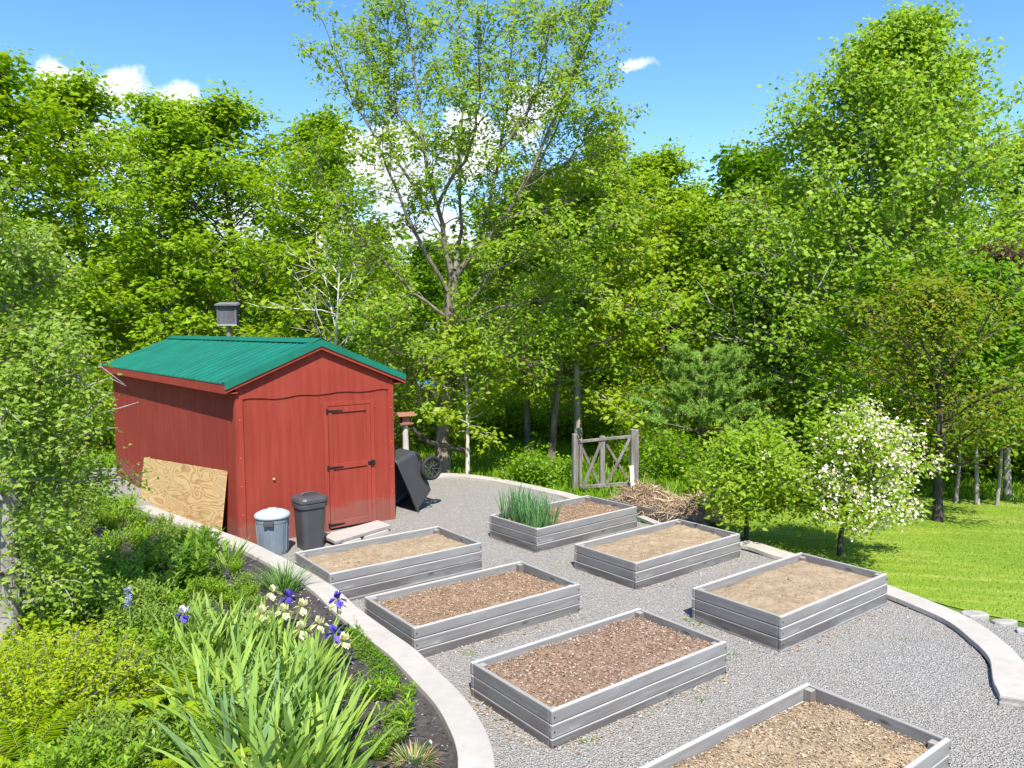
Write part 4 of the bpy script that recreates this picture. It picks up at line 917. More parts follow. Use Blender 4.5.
for u, v, k, s in [(-30,470,1,1.3),(40,455,1,1.2),(110,452,2,1.4),(180,450,1,1.3),(250,448,1,1.2),(310,446,2,1.1),(395,449,1,.85),(425,445,2,.8),(490,440,2,.75),(515,440,1,.8),(565,442,2,.9),(610,446,2,1.),(640,450,1,.9),(690,452,2,1.1),(730,456,1,1.0),(770,462,2,1.1),(805,470,0,1.0),(830,470,2,1.2),(865,474,1,1.0),(905,478,2,1.0),(930,474,2,1.2),(965,470,2,1.3),(1000,472,1,1.2),(1040,478,2,1.3),(1080,480,1,1.2),(600,432,2,1.3),(460,432,1,1.1),(540,430,2,1.2),(370,432,2,1.5),(700,440,2,1.5),(780,445,2,1.7),(880,455,2,1.6),(960,455,2,1.8),(1020,455,2,1.8)]:
    shrub(u, v, k, s, 'leafy green undergrowth shrub below the edge of the wood', gU)
# woodland grass and ground cover (uncountable)
rs = np.random.default_rng(17); n = 60000; P = np.column_stack([rs.uniform(-12, 14, n), rs.uniform(11, 24, n)]); m = ~inside(P) & ~inside(P, LA, LB) & (seg_dist(P, TA, TB) > .3) & (P[:, 1] > 11.3 + np.maximum(0, 2.2-P[:, 0]*.5)*.6); P = P[m]; n = len(P)
A = np.column_stack([rs.normal(0, .5, n), rs.normal(0, .5, n), np.ones(n)]); V, Q = leaf_np(np.column_stack([P, ground_np(P)-.01]), A, rs.normal(0, 1, (n, 3)), rs.uniform(.08, .26, n), rs.uniform(.015, .04, n), .1)
tag(link('woodland_grass', np_mesh('woodland_grass', V, Q, mats=[M['floor_leaf']])), 'long bright grass and weeds on the ground under the trees', 'grass', kind='stuff')

# ------------------------------------------------------------------ gate, hay heap, feeder, bat house, house, tarp
gl = onz(575, 493, -.12); gr_ = Vector((ony(632, 480, gl.y+.35).x, gl.y+.35, -.12)); gd = (gr_ - gl); gw = gd.length; ga = math.atan2(gd.y, gd.x)
gate = empty('wooden_gate', gl, ga, 'weathered grey wooden gate frame with crossed braces at the wood', 'gate')
def zat(v, y): return ony(575, v, y).z - gl.z
gH = zat(434, gl.y)
def gb(name, p, q, w, t, mt='post_wood'):
    mb = MB(); mb.beam(p, q, w, t, upv=(0, 1, 0)); mb.build(name, M[mt], gate, bevel=.004)
gb('post', (0, 0, -.2), (0, 0, gH), .085, .085); gb('post', (gw, .0, -.2), (gw, 0, gH+.03), .07, .09); gb('post', (gw+.085, .02, -.2), (gw+.085, .02, gH+.01), .075, .08)
x0, x1, xm = .1, gw-.07, gw*.47
gb('stile', (x0, 0, .06), (x0, 0, gH-.10), .05, .04); gb('stile', (xm, 0, .03), (xm, 0, gH-.06), .09, .05)
gb('rail', (x0-.02, -.03, gH-.13), (x1+.03, -.03, gH-.09), .05, .03); gb('rail', (x0-.02, -.03, .1), (x1+.03, -.03, .1), .06, .03)
gb('brace', (x0+.02, -.045, .08), (xm-.05, -.045, gH-.17), .05, .02); gb('brace', (xm+.06, -.045, .12), (x1+.0, -.045, gH-.12), .05, .02)
gb('brace', (x0+.02, .03, gH-.2), (xm-.05, .03, .12), .045, .02, 'dark_board'); gb('brace', (xm+.06, .03, gH-.16), (x1, .03, .16), .045, .02, 'dark_board')
p = onz(634, 489, -.1); mb = MB(); mb.beam((p.x-.03, p.y-.1, -.15), (p.x-.06, p.y-.08, .33), .07, .02, upv=(0, 1, 0)); tag(mb.build('white_board', M['house_wall'], bevel=.004), 'short white board standing against the right gate post', 'board')

rs = np.random.default_rng(31); h0 = onz(612, 503, 0); h1 = onz(700, 524, 0); dirh = (h1 - h0); Lh = dirh.length; dirh.normalize(); nh = Vector((-dirh.y, dirh.x, 0))
n = 5200; s = rs.uniform(0, 1, n); tt = rs.uniform(-1, 1, n); hgt = (.23 + .08*np.sin(s*9) + .05*np.sin(s*23))*np.sqrt(np.maximum(0, 1-tt**2))*np.minimum(1, np.minimum(s, 1-s)*7+.2)
z = hgt*rs.uniform(.72, 1.03, n) - .02; P = np.array(h0)[None] + np.outer(s*Lh, np.array(dirh)) + np.outer(tt*.42 + .30, np.array(nh)); P[:, 2] = z
A = np.column_stack([rs.normal(0, 1, n), rs.normal(0, 1, n), rs.normal(-.15, .45, n)]); V, Q = leaf_np(P, A, np.column_stack([rs.normal(0, .6, n), rs.normal(0, .6, n), np.ones(n)]), rs.uniform(.08, .28, n), rs.uniform(.006, .016, n), .05)
k = 40; sg = np.linspace(0, 1, k); tg = np.linspace(-1, 1, 14); Sg, Tg = np.meshgrid(sg, tg); hg = (.23 + .08*np.sin(Sg*9) + .05*np.sin(Sg*23))*np.sqrt(np.maximum(0, 1-Tg**2))*np.minimum(1, np.minimum(Sg, 1-Sg)*7+.2)*.86
PP = np.array(h0)[None] + np.outer(Sg.ravel()*Lh, np.array(dirh)) + np.outer(Tg.ravel()*.42+.30, np.array(nh)); PP[:, 2] = hg.ravel() - .03
idx = (np.arange(13)[:, None]*k + np.arange(k-1)[None]).ravel(); VV, QQ, mi = join_np([(PP, np.stack([idx, idx+1, idx+k+1, idx+k], 1)), (V, Q)])
tag(link('hay_heap', np_mesh('hay_heap', VV, QQ, mats=[M['brown'], M['hay']], mi=mi)), 'heap of dry brown hay and stalks behind the far raised beds', 'hay heap')
cb = empty('compost_edging', h0, math.atan2(dirh.y, dirh.x), 'dark plank edging along the front of the hay heap', 'edging')
for a, b, zz in ((.1, Lh*.55, .1), (Lh*.56, Lh*1.0, .09)):
    mb = MB(); mb.box((a, -.14, -.08), (b, -.11, zz)); mb.build('plank', M['dark_board'], cb, bevel=.004)
for x in (.14, Lh*.555, Lh*.98): mb = MB(); mb.box((x-.02, -.108, -.1), (x+.02, -.07, .14)); mb.build('stake', M['post_wood'], cb)
a = onz(640, 517, .02); b2 = onz(668, 530, .02); mb = MB(); mb.beam((a.x, a.y, .022), (b2.x+.1, b2.y-.12, .022), .12, .035); tag(mb.build('loose_plank', M['plank'], bevel=.004), 'pale plank lying flat on the gravel beside the hay heap', 'plank')

# bird feeder on a pale post
p = G(405, 470); p = Vector((ony(405, 420, 13.4).x, 13.4, gz(-1.8, 13.4))); zt = ony(405, 424, 13.4).z - p.z
f = empty('bird_feeder', p, .5, 'terracotta coloured bird feeder on a pale post behind the cart', 'bird feeder')
mb = MB(); mb.tube([(0, 0, -.2), (.01, 0, zt*.5), (0, 0, zt)], [.06, .055, .05], 10); mb.build('post', M['bark_white'], f, smooth=True)
mb = MB(); mb.box((-.12, -.11, zt), (.12, .11, zt+.025)); mb.build('tray', M['feeder'], f, bevel=.004)
mb = MB(); mb.box((-.07, -.06, zt+.026), (.07, .06, zt+.15)); mb.build('seed_box', M['feeder'], f, bevel=.004)
mb = MB(); mb.add([(-.16,-.14,zt+.15),(.16,-.14,zt+.15),(.16,.14,zt+.15),(-.16,.14,zt+.15),(-.16,0,zt+.21),(.16,0,zt+.21)], [(0,1,5,4),(2,3,4,5),(0,4,3),(1,2,5),(3,2,1,0)]); mb.build('roof', M['feeder'], f)
# dark fallen limb
a = ony(412, 428, 13.9); b2 = ony(428, 442, 14.0); c3 = ony(447, 446, 14.2); d4 = ony(470, 452, 14.6); mb = MB(); mb.tube([tuple(a), tuple(b2), tuple(c3), tuple(d4)], [.03, .05, .045, .05], 8); tag(mb.build('fallen_branch', M['bark_dark'], smooth=True), 'dark bent dead branch lodged against the foot of the big tree', 'branch')
# bat house
d = 15.6; p = Vector((ony(228, 320, d).x, d, gz(ony(228, 320, d).x, d))); px = d/F_PX; zb = ony(228, 325.5, d).z - p.z
bh_ = empty('bat_house', p, .12, 'grey weathered bat house on a pole rising behind the shed roof', 'bat house')
mb = MB(); mb.tube([(0, .05, -.2), (0, .05, zb*.5), (0, .05, zb)], [.06, .055, .05], 10); mb.build('pole', M['post_wood'], bh_, smooth=True)
mb = MB(); mb.box((-9.5*px, -.09, zb), (9.5*px, .11, zb + 19*px)); bx = mb.build('box', M['bat_wood'], bh_, bevel=.004)
for x in (-8.5, 8.5): mb = MB(); mb.box(((x-.9)*px, -.106, zb+.03), ((x+.9)*px, -.091, zb+18*px)); mb.build('side_batten', M['bat_wood'], bx)
mb = MB(); mb.box((-9.4*px, -.106, zb-.005), (9.4*px, -.0915, zb+.025)); mb.build('bottom_batten', M['plank'], bx)
mb = MB(); mb.add([(-11*px,-.17,zb+19.2*px),(11*px,-.17,zb+19.2*px),(11*px,.15,zb+21.5*px),(-11*px,.15,zb+21.5*px),(-11*px,-.17,zb+20.8*px),(11*px,-.17,zb+20.8*px),(9*px,.15,zb+23.5*px),(-9*px,.15,zb+23.5*px)], [(0,3,2,1),(4,5,6,7),(0,1,5,4),(1,2,6,5),(2,3,7,6),(3,0,4,7)]); mb.build('roof', M['bat_wood'], bh_, bevel=.006)
# white house far off behind the trees, and blue tarp
d = 27.; c0 = ony(452, 400, d); g = gz(c0.x, d); hs = empty('white_house', (c0.x, d+2.5, g), 0, 'white house wall glimpsed between leaves left and right of the big trunk', 'house')
zt = ony(452, 358, d).z - g; mb = MB(); mb.box((-1.3, -2, -.2), (4.6, 2.5, zt)); mb.build('wall', M['house_wall'], hs)
mb = MB(); mb.add([(-1.6,-2.4,zt),(4.9,-2.4,zt),(4.9,2.9,zt),(-1.6,2.9,zt),(-1.6,.25,zt+1.3),(4.9,.25,zt+1.3)], [(0,1,5,4),(2,3,4,5),(0,4,3),(1,2,5),(3,2,1,0)]); mb.build('roof', M['house_roof'], hs)
for x in (.4, 2.6): mb = MB(); mb.box((x, -2.03, zt-1.5), (x+.8, -2.002, zt-.4)); w_ = mb.build('window', M['glass_dark'], hs); mb = MB(); mb.box((x-.06, -2.05, zt-1.56), (x+.86, -2.031, zt-1.505)); mb.build('sill', M['house_wall'], w_)
d = 21.; c0 = ony(429, 384, d); mb = MB(); m = Matrix.Translation((c0.x, d, c0.z)) @ Matrix.Rotation(R(-4), 4, 'Y')
V = []; Fc = []
for i in range(9):
    for j in range(5): V.append(m @ Vector(((i/8-.5)*.62, (j/4-.5)*.7, .09*math.sin(math.pi*j/4) + .02*math.sin(i*1.7+j))))
    for_ = 0
Fc = [(i*5+j, (i+1)*5+j, (i+1)*5+j+1, i*5+j+1) for i in range(8) for j in range(4)]
mb.add(V, Fc); mb.box((-.3, -.33, -(c0.z-gz(c0.x, d))), (.3, .33, -.02), Matrix.Translation((c0.x, d, c0.z)), 1)
tag(mb.build('covered_woodpile', [M['tarp'], M['dark_board']]), 'bright blue tarp over a woodpile glimpsed left of the big trunk', 'tarp')

# ------------------------------------------------------------------ garden plants
def blades_np(bases, dirs, L, W, curve, rs, seg=6, fold=.12, taper=.9):
    """arching sword blades: returns quads"""
    VV = []; QQ = []; n0 = 0; s = np.linspace(0, 1, seg+1)
    for b, d, l, w, cv in zip(bases, dirs, L, W, curve):
        h = unit(np.array([d[0], d[1], 0.]) + 1e-6); el0 = math.atan2(d[2], math.hypot(d[0], d[1])); pts = [np.array(b)]; el = el0
        for i in range(seg):
            el -= cv/seg*(.3+1.4*s[i]); pts.append(pts[-1] + (h*math.cos(el) + np.array([0, 0, math.sin(el)]))*l/seg)
        pts = np.array(pts); side = np.cross(h, [0, 0, 1]); tw = rs.uniform(-.9, .9); side = unit(side*math.cos(tw) + h*math.sin(tw)*.9 + np.array([0, 0, .1])); wd = w*(1 - s**3*taper)*np.minimum(1, .7+s)*.5
        VV.append(np.stack([pts - side*wd[:, None], pts + side*wd[:, None]], 1).reshape(-1, 3)); i = np.arange(seg)*2; QQ.append(np.stack([i, i+1, i+3, i+2], 1) + n0); n0 += 2*(seg+1)
    return np.concatenate(VV), np.concatenate(QQ)
def sword_clump(seed, n, R0, Hh, W, spread=.45, curve=.7):
    rs = np.random.default_rng(seed); a = rs.uniform(0, 6.28, n); r = R0*np.sqrt(rs.random(n)); B = np.column_stack([r*np.cos(a), r*np.sin(a), np.full(n, -.02)])
    D = np.column_stack([np.cos(a)*spread*(.2+r/R0) + rs.normal(0, .12, n), np.sin(a)*spread*(.2+r/R0) + rs.normal(0, .12, n), np.ones(n)]); return blades_np(B, D, Hh*rs.uniform(.65, 1.15, n), W*rs.uniform(.7, 1.2, n), curve*rs.uniform(.2, 1.6, n), rs)
def mesh_thing(name, nv, mat, loc, label, cat, group=None, rz=0.):
    o = link(name, np_mesh(name, nv[0], nv[1], mats=[mat], smooth=False), None, loc, (0, 0, rz)); return tag(o, label, cat, group)
IR = [np_mesh('iris_leaves', *sword_clump(100+k, 50, .17, .52, .046, .45, .55), mats=[M['iris']]) for k in range(4)]
IRB = [np_mesh('iris_leaves_blue', *sword_clump(110+k, 34, .13, .56, .056, .42, .6), mats=[M['iris_blue']]) for k in range(2)]
def put(name, me, u, v, s, label, cat, group=None, rz=None):
    o = link(name, me, None, GD(u, v), (0, 0, random.uniform(0, 6.28) if rz is None else rz)); o.scale = (s, s, s); return tag(o, label, cat, group)
gi = 'clumps of iris leaves in the garden'
for i, (u, v, s) in enumerate([(245,655,.7),(280,655,.68),(312,672,.7),(205,690,.75),(240,700,.9),(280,705,.9),(310,720,.85),(255,760,1.05),(300,775,1.05),(318,800,.95),(215,640,.7),(180,655,.7),(165,640,.55),(190,625,.55),(225,660,.75),(195,670,.7),(262,640,.6),(235,630,.55),(220,720,.9),(205,740,.85),(270,730,.9),(300,700,.75),(325,745,.7),(265,815,1.05),(295,830,1.0)]):
    put('iris_clump', IR[i % 4], u, v, s, 'clump of green sword shaped iris leaves in the mass beside the pale wall', 'iris', gi)
for u, v, s, lab in ((235,790,.95,'bluish green iris clump nearest the bottom picture edge'), (275,740,.8,'bluish green iris clump in the middle of the iris mass')): put('blue_iris_clump', IRB[0 if u < 250 else 1], u, v, s, lab, 'iris')
put('iris_clump', IR[1], 228, 566, .62, 'lone iris leaf clump beside the pale wall near the plywood', 'iris'); put('iris_clump', IR[3], 118, 530, .6, 'small iris leaf clump near the far end of the garden, below the plywood', 'iris')
# flowering irises
def iris_flower(kind, u, v, h, label, group=None, seed=0):
    rs = np.random.default_rng(seed+int(u*7)); p = GD(u, v); root = empty('flowering_iris', p, 0, label, 'iris', group); x, y = rs.normal(0, .03, 2)
    mb = MB(); mb.tube([(0, 0, 0), (x*.4, y*.4, h*.5), (x, y, h)], [.008, .007, .006], 6); mb.build('stalk', M['stem'], root, smooth=True)
    c = np.array([x, y, h]); Ps = []; As = []; Ns = []; Ls = []; Ws = []
    for k in range(3):
        a = k*2.094 + rs.uniform(0, .4); o = np.array([math.cos(a), math.sin(a), 0])
        for m in range(3): Ps.append(c); As.append(o*.55 + np.array([0, 0, 1]) + rs.normal(0, .15, 3)); Ns.append(o); Ls.append(.072); Ws.append(.048)
        for m in range(3): Ps.append(c + o*.02); As.append(unit(np.array([math.cos(a+1.05), math.sin(a+1.05), -.55])) + rs.normal(0, .18, 3)); Ns.append(np.array([0, 0, 1])); Ls.append(.08); Ws.append(.05)
    nv = leaf_np(np.array(Ps), np.array(As), np.array(Ns) + rs.normal(0, .2, (len(Ps), 3)), np.array(Ls), np.array(Ws), .1, .6)
    up_ = np.tile(np.repeat([1, 0], 3), 3)
    me = np_mesh('petals', nv[0], nv[1], mats=[M[kind[0]], M[kind[1]]], mi=up_); link('petals', me, root); return root
for u, v, fu, fv, lab in ((182,650,182,612,'white and violet iris flower standing alone left of the cream irises'), (290,632,290,598,'violet iris flower among the cream irises, upper left of the violet ones'), (336,650,337,600,'violet iris flower highest by the pale wall in front of the bed'), (334,668,334,632,'violet iris flower lowest beside the creeping green mat')):
    p = GD(u, v); h = ony(fu, fv, p.y).z - p.z - .0; iris_flower(('violet', 'lilac') if u == 182 else ('violet', 'violet'), u, v, h, lab)
for i, (u, v) in enumerate([(272,594),(268,612),(286,610),(304,606),(316,624),(344,640),(302,628),(336,606)]):
    p = GD(u, v+32); iris_flower(('cream', 'cream'), u, v+32, ony(u, v, p.y).z - p.z, 'cream white iris flower in the cluster by the pale wall', 'cream irises in bloom')
# dark grassy tuft, ground cover, lilies, dry tuft
put('grass_tuft', np_mesh('grass_tuft', *sword_clump(120, 170, .12, .36, .009, .5, .9), mats=[M['grass_dark']]), 283, 592, 1.0, 'fine dark green grassy tuft against the pale wall opposite the round trash can', 'grass tuft')
rs = np.random.default_rng(121); pts = [(352,615),(372,640),(392,668),(402,690),(385,690),(365,668),(350,640)]; pl = np.array([list(GD(u, v))[:2] for u, v in pts]); pb = np.roll(pl, -1, 0)
n = 14000; P = np.column_stack([rs.uniform(pl[:, 0].min()-.1, pl[:, 0].max()+.1, n), rs.uniform(pl[:, 1].min()-.1, pl[:, 1].max()+.1, n)]); dd = seg_dist(P, pl, pb); ins = inside(P, pl, pb); m = ins | (dd < .05*rs.random(n)); P = P[m]; dd = np.where(ins[m], dd[m], 0); n = len(P)
hz = np.minimum(.10, .02+dd*.7)*rs.uniform(.5, 1, n); A = rs.normal(0, 1, (n, 3)); A[:, 2] = np.abs(A[:, 2])*.6
V, Q = leaf_np(np.column_stack([P, garden_np(P)+hz]), A, np.column_stack([rs.normal(0, .5, n), rs.normal(0, .5, n), np.ones(n)]), rs.uniform(.014, .028, n), rs.uniform(.008, .014, n))
tag(link('creeping_mat', np_mesh('creeping_mat', V, Q, mats=[M['mat']])), 'bright green creeping mat spilling along the pale wall', 'ground cover', kind='stuff')
def stem_plant(seed, ns, Hh, nl, ls, lw, spread=.35):
    rs = np.random.default_rng(seed); Ps = []; As = []; polys = []
    for i in range(ns):
        a = rs.uniform(0, 6.28); r = rs.random()**.5; P = polyline((r*.05*math.cos(a), r*.05*math.sin(a), -.02), (spread*r*math.cos(a), spread*r*math.sin(a), 1), Hh*rs.uniform(.7, 1.1), 5, rs, .05); polys.append((P, np.linspace(.005, .002, 5)))
        for j in range(nl): s = .2+.8*j/nl; az = j*2.4+i; Ps.append(interp(P, s)); As.append((math.cos(az), math.sin(az), .35+.5*s))
    Ps, As = np.array(Ps), np.array(As); n = len(Ps); Lf = leaf_np(Ps, As + rs.normal(0, .15, As.shape), np.column_stack([rs.normal(0, .3, n), rs.normal(0, .3, n), np.ones(n)]), ls*rs.uniform(.7, 1.2, n), ls*lw, .12)
    W = tube_np(polys, 5); return W, Lf
def two(name, W, Lf, mw, ml): V, Q, mi = join_np([W, Lf]); return np_mesh(name, V, Q, mats=[M[mw], M[ml]], mi=mi)
lil = two('lily', *stem_plant(130, 12, .2, 14, .07, .2), 'stem', 'lily')
for u, v, s, lab in ((398,735,1.15,'bright green lily shoots on the dark mulch, nearest the wall corner'), (386,700,.8,'small bright green lily shoots below the creeping mat'), (372,700,.9,'bright lily shoots touching the tips of the iris leaves'), (408,700,.6,'tiny lily shoots right beside the pale wall')): put('lily_shoots', lil, u, v, s, lab, 'lily', 'lily shoots on the mulch')
V, Q, mi = join_np([sword_clump(140, 120, .07, .12, .006, .8, .8), sword_clump(141, 150, .10, .13, .006, 1.0, 1.2)])
put('dry_tuft', np_mesh('dry_tuft', V, Q, mats=[M['grass_dark'], M['dry_leaf']], mi=mi), 413, 762, 1, 'half dry brown and green grass tuft on the dark mulch', 'grass tuft')
wd_me = np_mesh('weed', *sword_clump(145, 26, .05, .08, .012, 1.1, 1.0), mats=[M['mat']])
for u, v, s in ((432,556,.8),(441,553,.6),(694,622,1.0),(732,655,.6),(590,742,.7),(600,640,.6),(470,655,.7),(905,640,.5),(560,585,.6),(700,700,.5)):
    o = link('weed', wd_me, None, onz(u, v, .0), (0, 0, random.uniform(0, 6))); o.scale = (s,)*3; tag(o, 'tiny green weed sprouting in the gravel between the beds', 'weed', 'weeds in the gravel')
# golden spirea mound, ferns
def shrub_thing(name, seed, Hh, Rr, ns, q, ls, lw, rad, lm, u, v, label, cat, sx=1., group=None, nt=6, p=None):
    wd, lf, cents, rs_ = gen_shrub(seed, Hh, Rr, ns, q, ls, lw, rad, nt); o = place_tree(name, tree_meshes(name, wd, lf, M['twig'], M[lm]), GD(u, v) if p is None else p, 0, (sx, sx, 1), label, cat, group)
    for c in children(o): c.name = 'stems' if c.name.startswith('trunk') else 'leaves'
    return o
shrub_thing('golden_shrub', 150, .55, .58, 140, 15, .034, .36, .06, 'spirea', 55, 715, 'golden yellow leaved mound at the lower left', 'shrub')
shrub_thing('golden_shrub', 151, .42, .42, 60, 9, .05, .45, .06, 'spirea', 5, 690, 'golden yellow shrub cut by the left picture edge below the leaning trunk', 'shrub')
def fern(seed, nf, L):
    rs = np.random.default_rng(seed); Ps = []; As = []; Ns = []; Ls = []; polys = []
    for i in range(nf):
        a = i*2*math.pi/nf + rs.uniform(-.3, .3); l = L*rs.uniform(.75, 1.1); el = rs.uniform(.75, 1.25); k = 16; h = np.array([math.cos(a), math.sin(a), 0]); p = np.array([0., 0, 0]); pts = [p]
        for j in range(k): el -= .095; p = p + (h*math.cos(el) + np.array([0, 0, math.sin(el)]))*l/k; pts.append(p)
        P = np.array(pts); polys.append((P, np.linspace(.003, .0012, k+1))); sd = np.cross(h, [0, 0, 1])
        for j in range(2*k):
            s = .12+.88*j/(2*k); c = interp(P, s); fl = l*.2*math.sin(math.pi*min(1, s*.9+.12))**.8*(1-s*.35)
            for sg in (-1, 1): Ps.append(c); As.append(sd*sg + unit(P[-1]-P[0])*.45 + rs.normal(0, .08, 3)); Ns.append(np.array([0, 0, 1]) + h*.3); Ls.append(fl)
    Ls = np.array(Ls); return tube_np(polys, 4), leaf_np(np.array(Ps), np.array(As), np.array(Ns), Ls, Ls*.3+.006, .1)
FE = [two('fern', *fern(160+k, 15, .58), 'stem', 'fern') for k in range(3)]
for i, (u, v, s, lab) in enumerate([(168,728,1.05,'bright yellow-green fern left of the iris mass'), (25,775,.9,'yellow-green fern in the lower left corner'),  (205,780,.75,'small fern tucked under the iris leaves at the bottom'), (150,810,.75,'fern at the bottom edge below the upright bright fern'),(150,715,.85,'fern between the golden mound and the iris mass'),(55,765,.8,'fern directly below the golden mound')]): put('fern', FE[i % 3], u, v, s, lab, 'fern', 'ferns in the garden')
# leafy perennials
HB = [two('herb', *stem_plant(170+k, 46, .44, 18, .065, .36, .6), 'stem', m) for k, m in enumerate(['herb', 'lily', 'herb', 'lily'])]
PE = two('peony', *stem_plant(180, 30, .52, 13, .13, .32, .7), 'stem', 'peony')
for u, v, s, lab in ((190,590,.95,'dark green leafy peony near the wall below the plywood'), (160,570,.7,'dark leafy peony left of the larger peony'), (205,560,.7,'small peony closest to the pale wall')): put('peony', PE, u, v, s, lab, 'peony', 'peonies below the plywood')
gh2 = 'leafy green perennials filling the garden'
for i, (u, v, s) in enumerate([(110,560,.8),(140,550,.75),(170,548,.7),(200,545,.6),(95,590,.9),(130,600,.9),(60,610,.9),(100,630,1.0),(150,620,.9),(45,590,.9),(175,620,.7),(130,650,.9),(100,765,.75),(60,800,.8),(140,775,.7),(190,770,.65),(110,800,.75),(230,800,.5),(200,620,.55),(150,670,.8),(235,610,.45),(80,545,.8),(110,530,.7),(60,560,.9),(30,570,.9),(140,530,.6),(165,532,.55),(185,690,.7),(110,680,.8),(130,700,.8),(20,640,.9),(50,650,.9),(70,530,.8),(40,535,.8),(125,515,.7),(95,510,.9),(75,505,.9),(150,575,.8),(120,585,.85),(85,575,.85),(165,600,.7),(185,545,.55),(155,640,.7),(100,605,.8),(70,640,.8),(215,600,.5),(180,670,.6),(160,700,.7),(75,690,.6),(210,720,.5),(225,690,.5),(195,640,.6),(250,600,.4),(120,620,.8),(60,585,.8),(225,602,.5),(245,592,.45),(215,582,.5),(235,575,.4),(255,612,.4),(200,600,.55),(190,575,.55),(345,700,.35),(395,745,.3),(380,760,.35)]):
    put('perennial', HB[i % 3 if i % 5 else 3], u, v, s, 'leafy green perennial in the dense planting left of the irises', 'perennial', gh2)
p = GD(131, 665); h = ony(131, 590, p.y).z - p.z; root = empty('camassia', p, 0, 'tall stalk with small blue flower spike amid the green perennials', 'flower')
mb = MB(); mb.tube([(0, 0, 0), (.01, 0, h*.5), (.0, .01, h)], [.008, .007, .004], 6); mb.build('stalk', M['stem'], root, smooth=True)
rs = np.random.default_rng(4); n = 60; z = rs.uniform(h*.72, h*1.02, n); a = rs.uniform(0, 6.28, n); A = np.column_stack([np.cos(a), np.sin(a), np.full(n, .3)]); nv = leaf_np(np.column_stack([np.zeros(n), np.zeros(n), z]), A, rs.normal(0, 1, (n, 3)), .035, .013); t = chip_mat('pale_blue_petal', [(.2,.22,.45), (.35,.38,.6)]); link('flower_spike', np_mesh('flower_spike', nv[0], nv[1], mats=[t]), root)
# mulch chips over the garden soil
rs = np.random.default_rng(190); n = 26000; P = np.column_stack([rs.uniform(-5.5, .1, n), 2.8 + 7.5*rs.random(n)**1.5]); gp = np.array(gpoly); P = P[inside(P, gp, np.roll(gp, -1, 0)) & (seg_dist(P, GC[:-1], GC[1:]) < 2.2)]; n = len(P)
zz = gsoil(np.column_stack([P, np.zeros(n)])) + .004; A = rs.normal(0, 1, (n, 3)); A[:, 2] *= .25; ln = rs.uniform(.012, .04, n)
V, Q = leaf_np(np.column_stack([P, zz]), A, np.column_stack([rs.normal(0, .4, n), rs.normal(0, .4, n), np.ones(n)]), ln, ln*.5, .05, .5)
tag(link('mulch', np_mesh('mulch', V, Q, mats=[M['chip_dark']])), 'dark grey bark mulch covering the garden soil beside the wall', 'mulch', kind='stuff')
# onions in the far raised bed
bedA, zfA = beds['A']; ON = [np_mesh('onion_leaves', *sword_clump(200+k, 26, .05, .42, .013, .22, .3), mats=[M['onion']]) for k in range(3)]
mA = Matrix.Translation(bedA.location) @ Matrix.Rotation(.693, 4, 'Z'); k = 0
for ix in range(3):
    for iy in range(5):
        lx = -BL/2 + .12 + ix*.125 + random.uniform(-.02, .02); ly = -BW/2 + .13 + iy*.165 + random.uniform(-.02, .02); w_ = mA @ Vector((lx, ly, float(zfA(np.array([[lx, ly]]))[0])))
        o = link('onion', ON[k % 3], None, w_, (0, 0, random.uniform(0, 6))); s = random.uniform(.85, 1.15); o.scale = (s, s, s*1.12); tag(o, 'upright green onion plant in the far raised bed', 'onion', 'onions in the far raised bed'); k += 1
# leaning tree and leafy bush on the left edge
rs = np.random.default_rng(300); b = GD(6, 652); polys = []; cents = []
D = b.y; tr = np.array([list(b + Vector((0, 0, -.1)))] + [list(ony(u, v, D)) for u, v in [(7,600), (6,540), (4,470), (-4,400), (-12,320), (-22,240)]]); polys.append((tr, np.array([.13, .10, .088, .085, .08, .07, .05])))
for i in range(38):
    s = .15+.85*i/38; c = interp(tr, s); az = rs.uniform(-1.5, 1.6); L = rs.uniform(.3, .72)*(1.1 if s < .75 else .9); P = polyline(c, (math.cos(az), math.sin(az)*.9, rs.uniform(-.1, .75)), L, 6, rs, .16, -.015); polys.append((P, np.linspace(.02, .004, 6)))
    for j in range(9):
        Q = polyline(interp(P, .2+.8*(j+rs.random())/9), unit(P[-1]-P[0]) + rs.normal(0, .75, 3), rs.uniform(.12, .32), 4, rs, .2, -.03); polys.append((Q, np.linspace(.005, .002, 4)))
        for m in range(4): cents.append(interp(Q, (m+1)/4))
cents = np.array(cents); hx_ = np.abs(cents[:, 0]-tr[2, 0]); cents = cents[~((hx_ < .26) & (cents[:, 1] < D + .12) & (cents[:, 2] < 1.75))]
V, Q = leaf_np(*clump_leaves(cents, 15, .07, .046, rs, .9, .5, .5)); W = tube_np(polys, 7); off = np.array(b)
place_tree('left_tree', tree_meshes('lefttree', (W[0]-off, W[1]), (V-off, Q), M['bark_pale'], M['leaf_bush']), b, 0, 1, 'small leaved tree with grey trunk filling the left picture edge').name = 'leafy_tree'
wd, lf, _, _ = gen_shrub(310, 1.45, .5, 90, 13, .04, .5, .08, 9)
bp = GD(30, 545); place_tree('leafy_shrub', tree_meshes('leafyshrub', wd, lf, M['twig'], M['leaf_bush']), bp, 0, 1, 'dense small leaved shrub between the left tree and the shed', 'shrub')
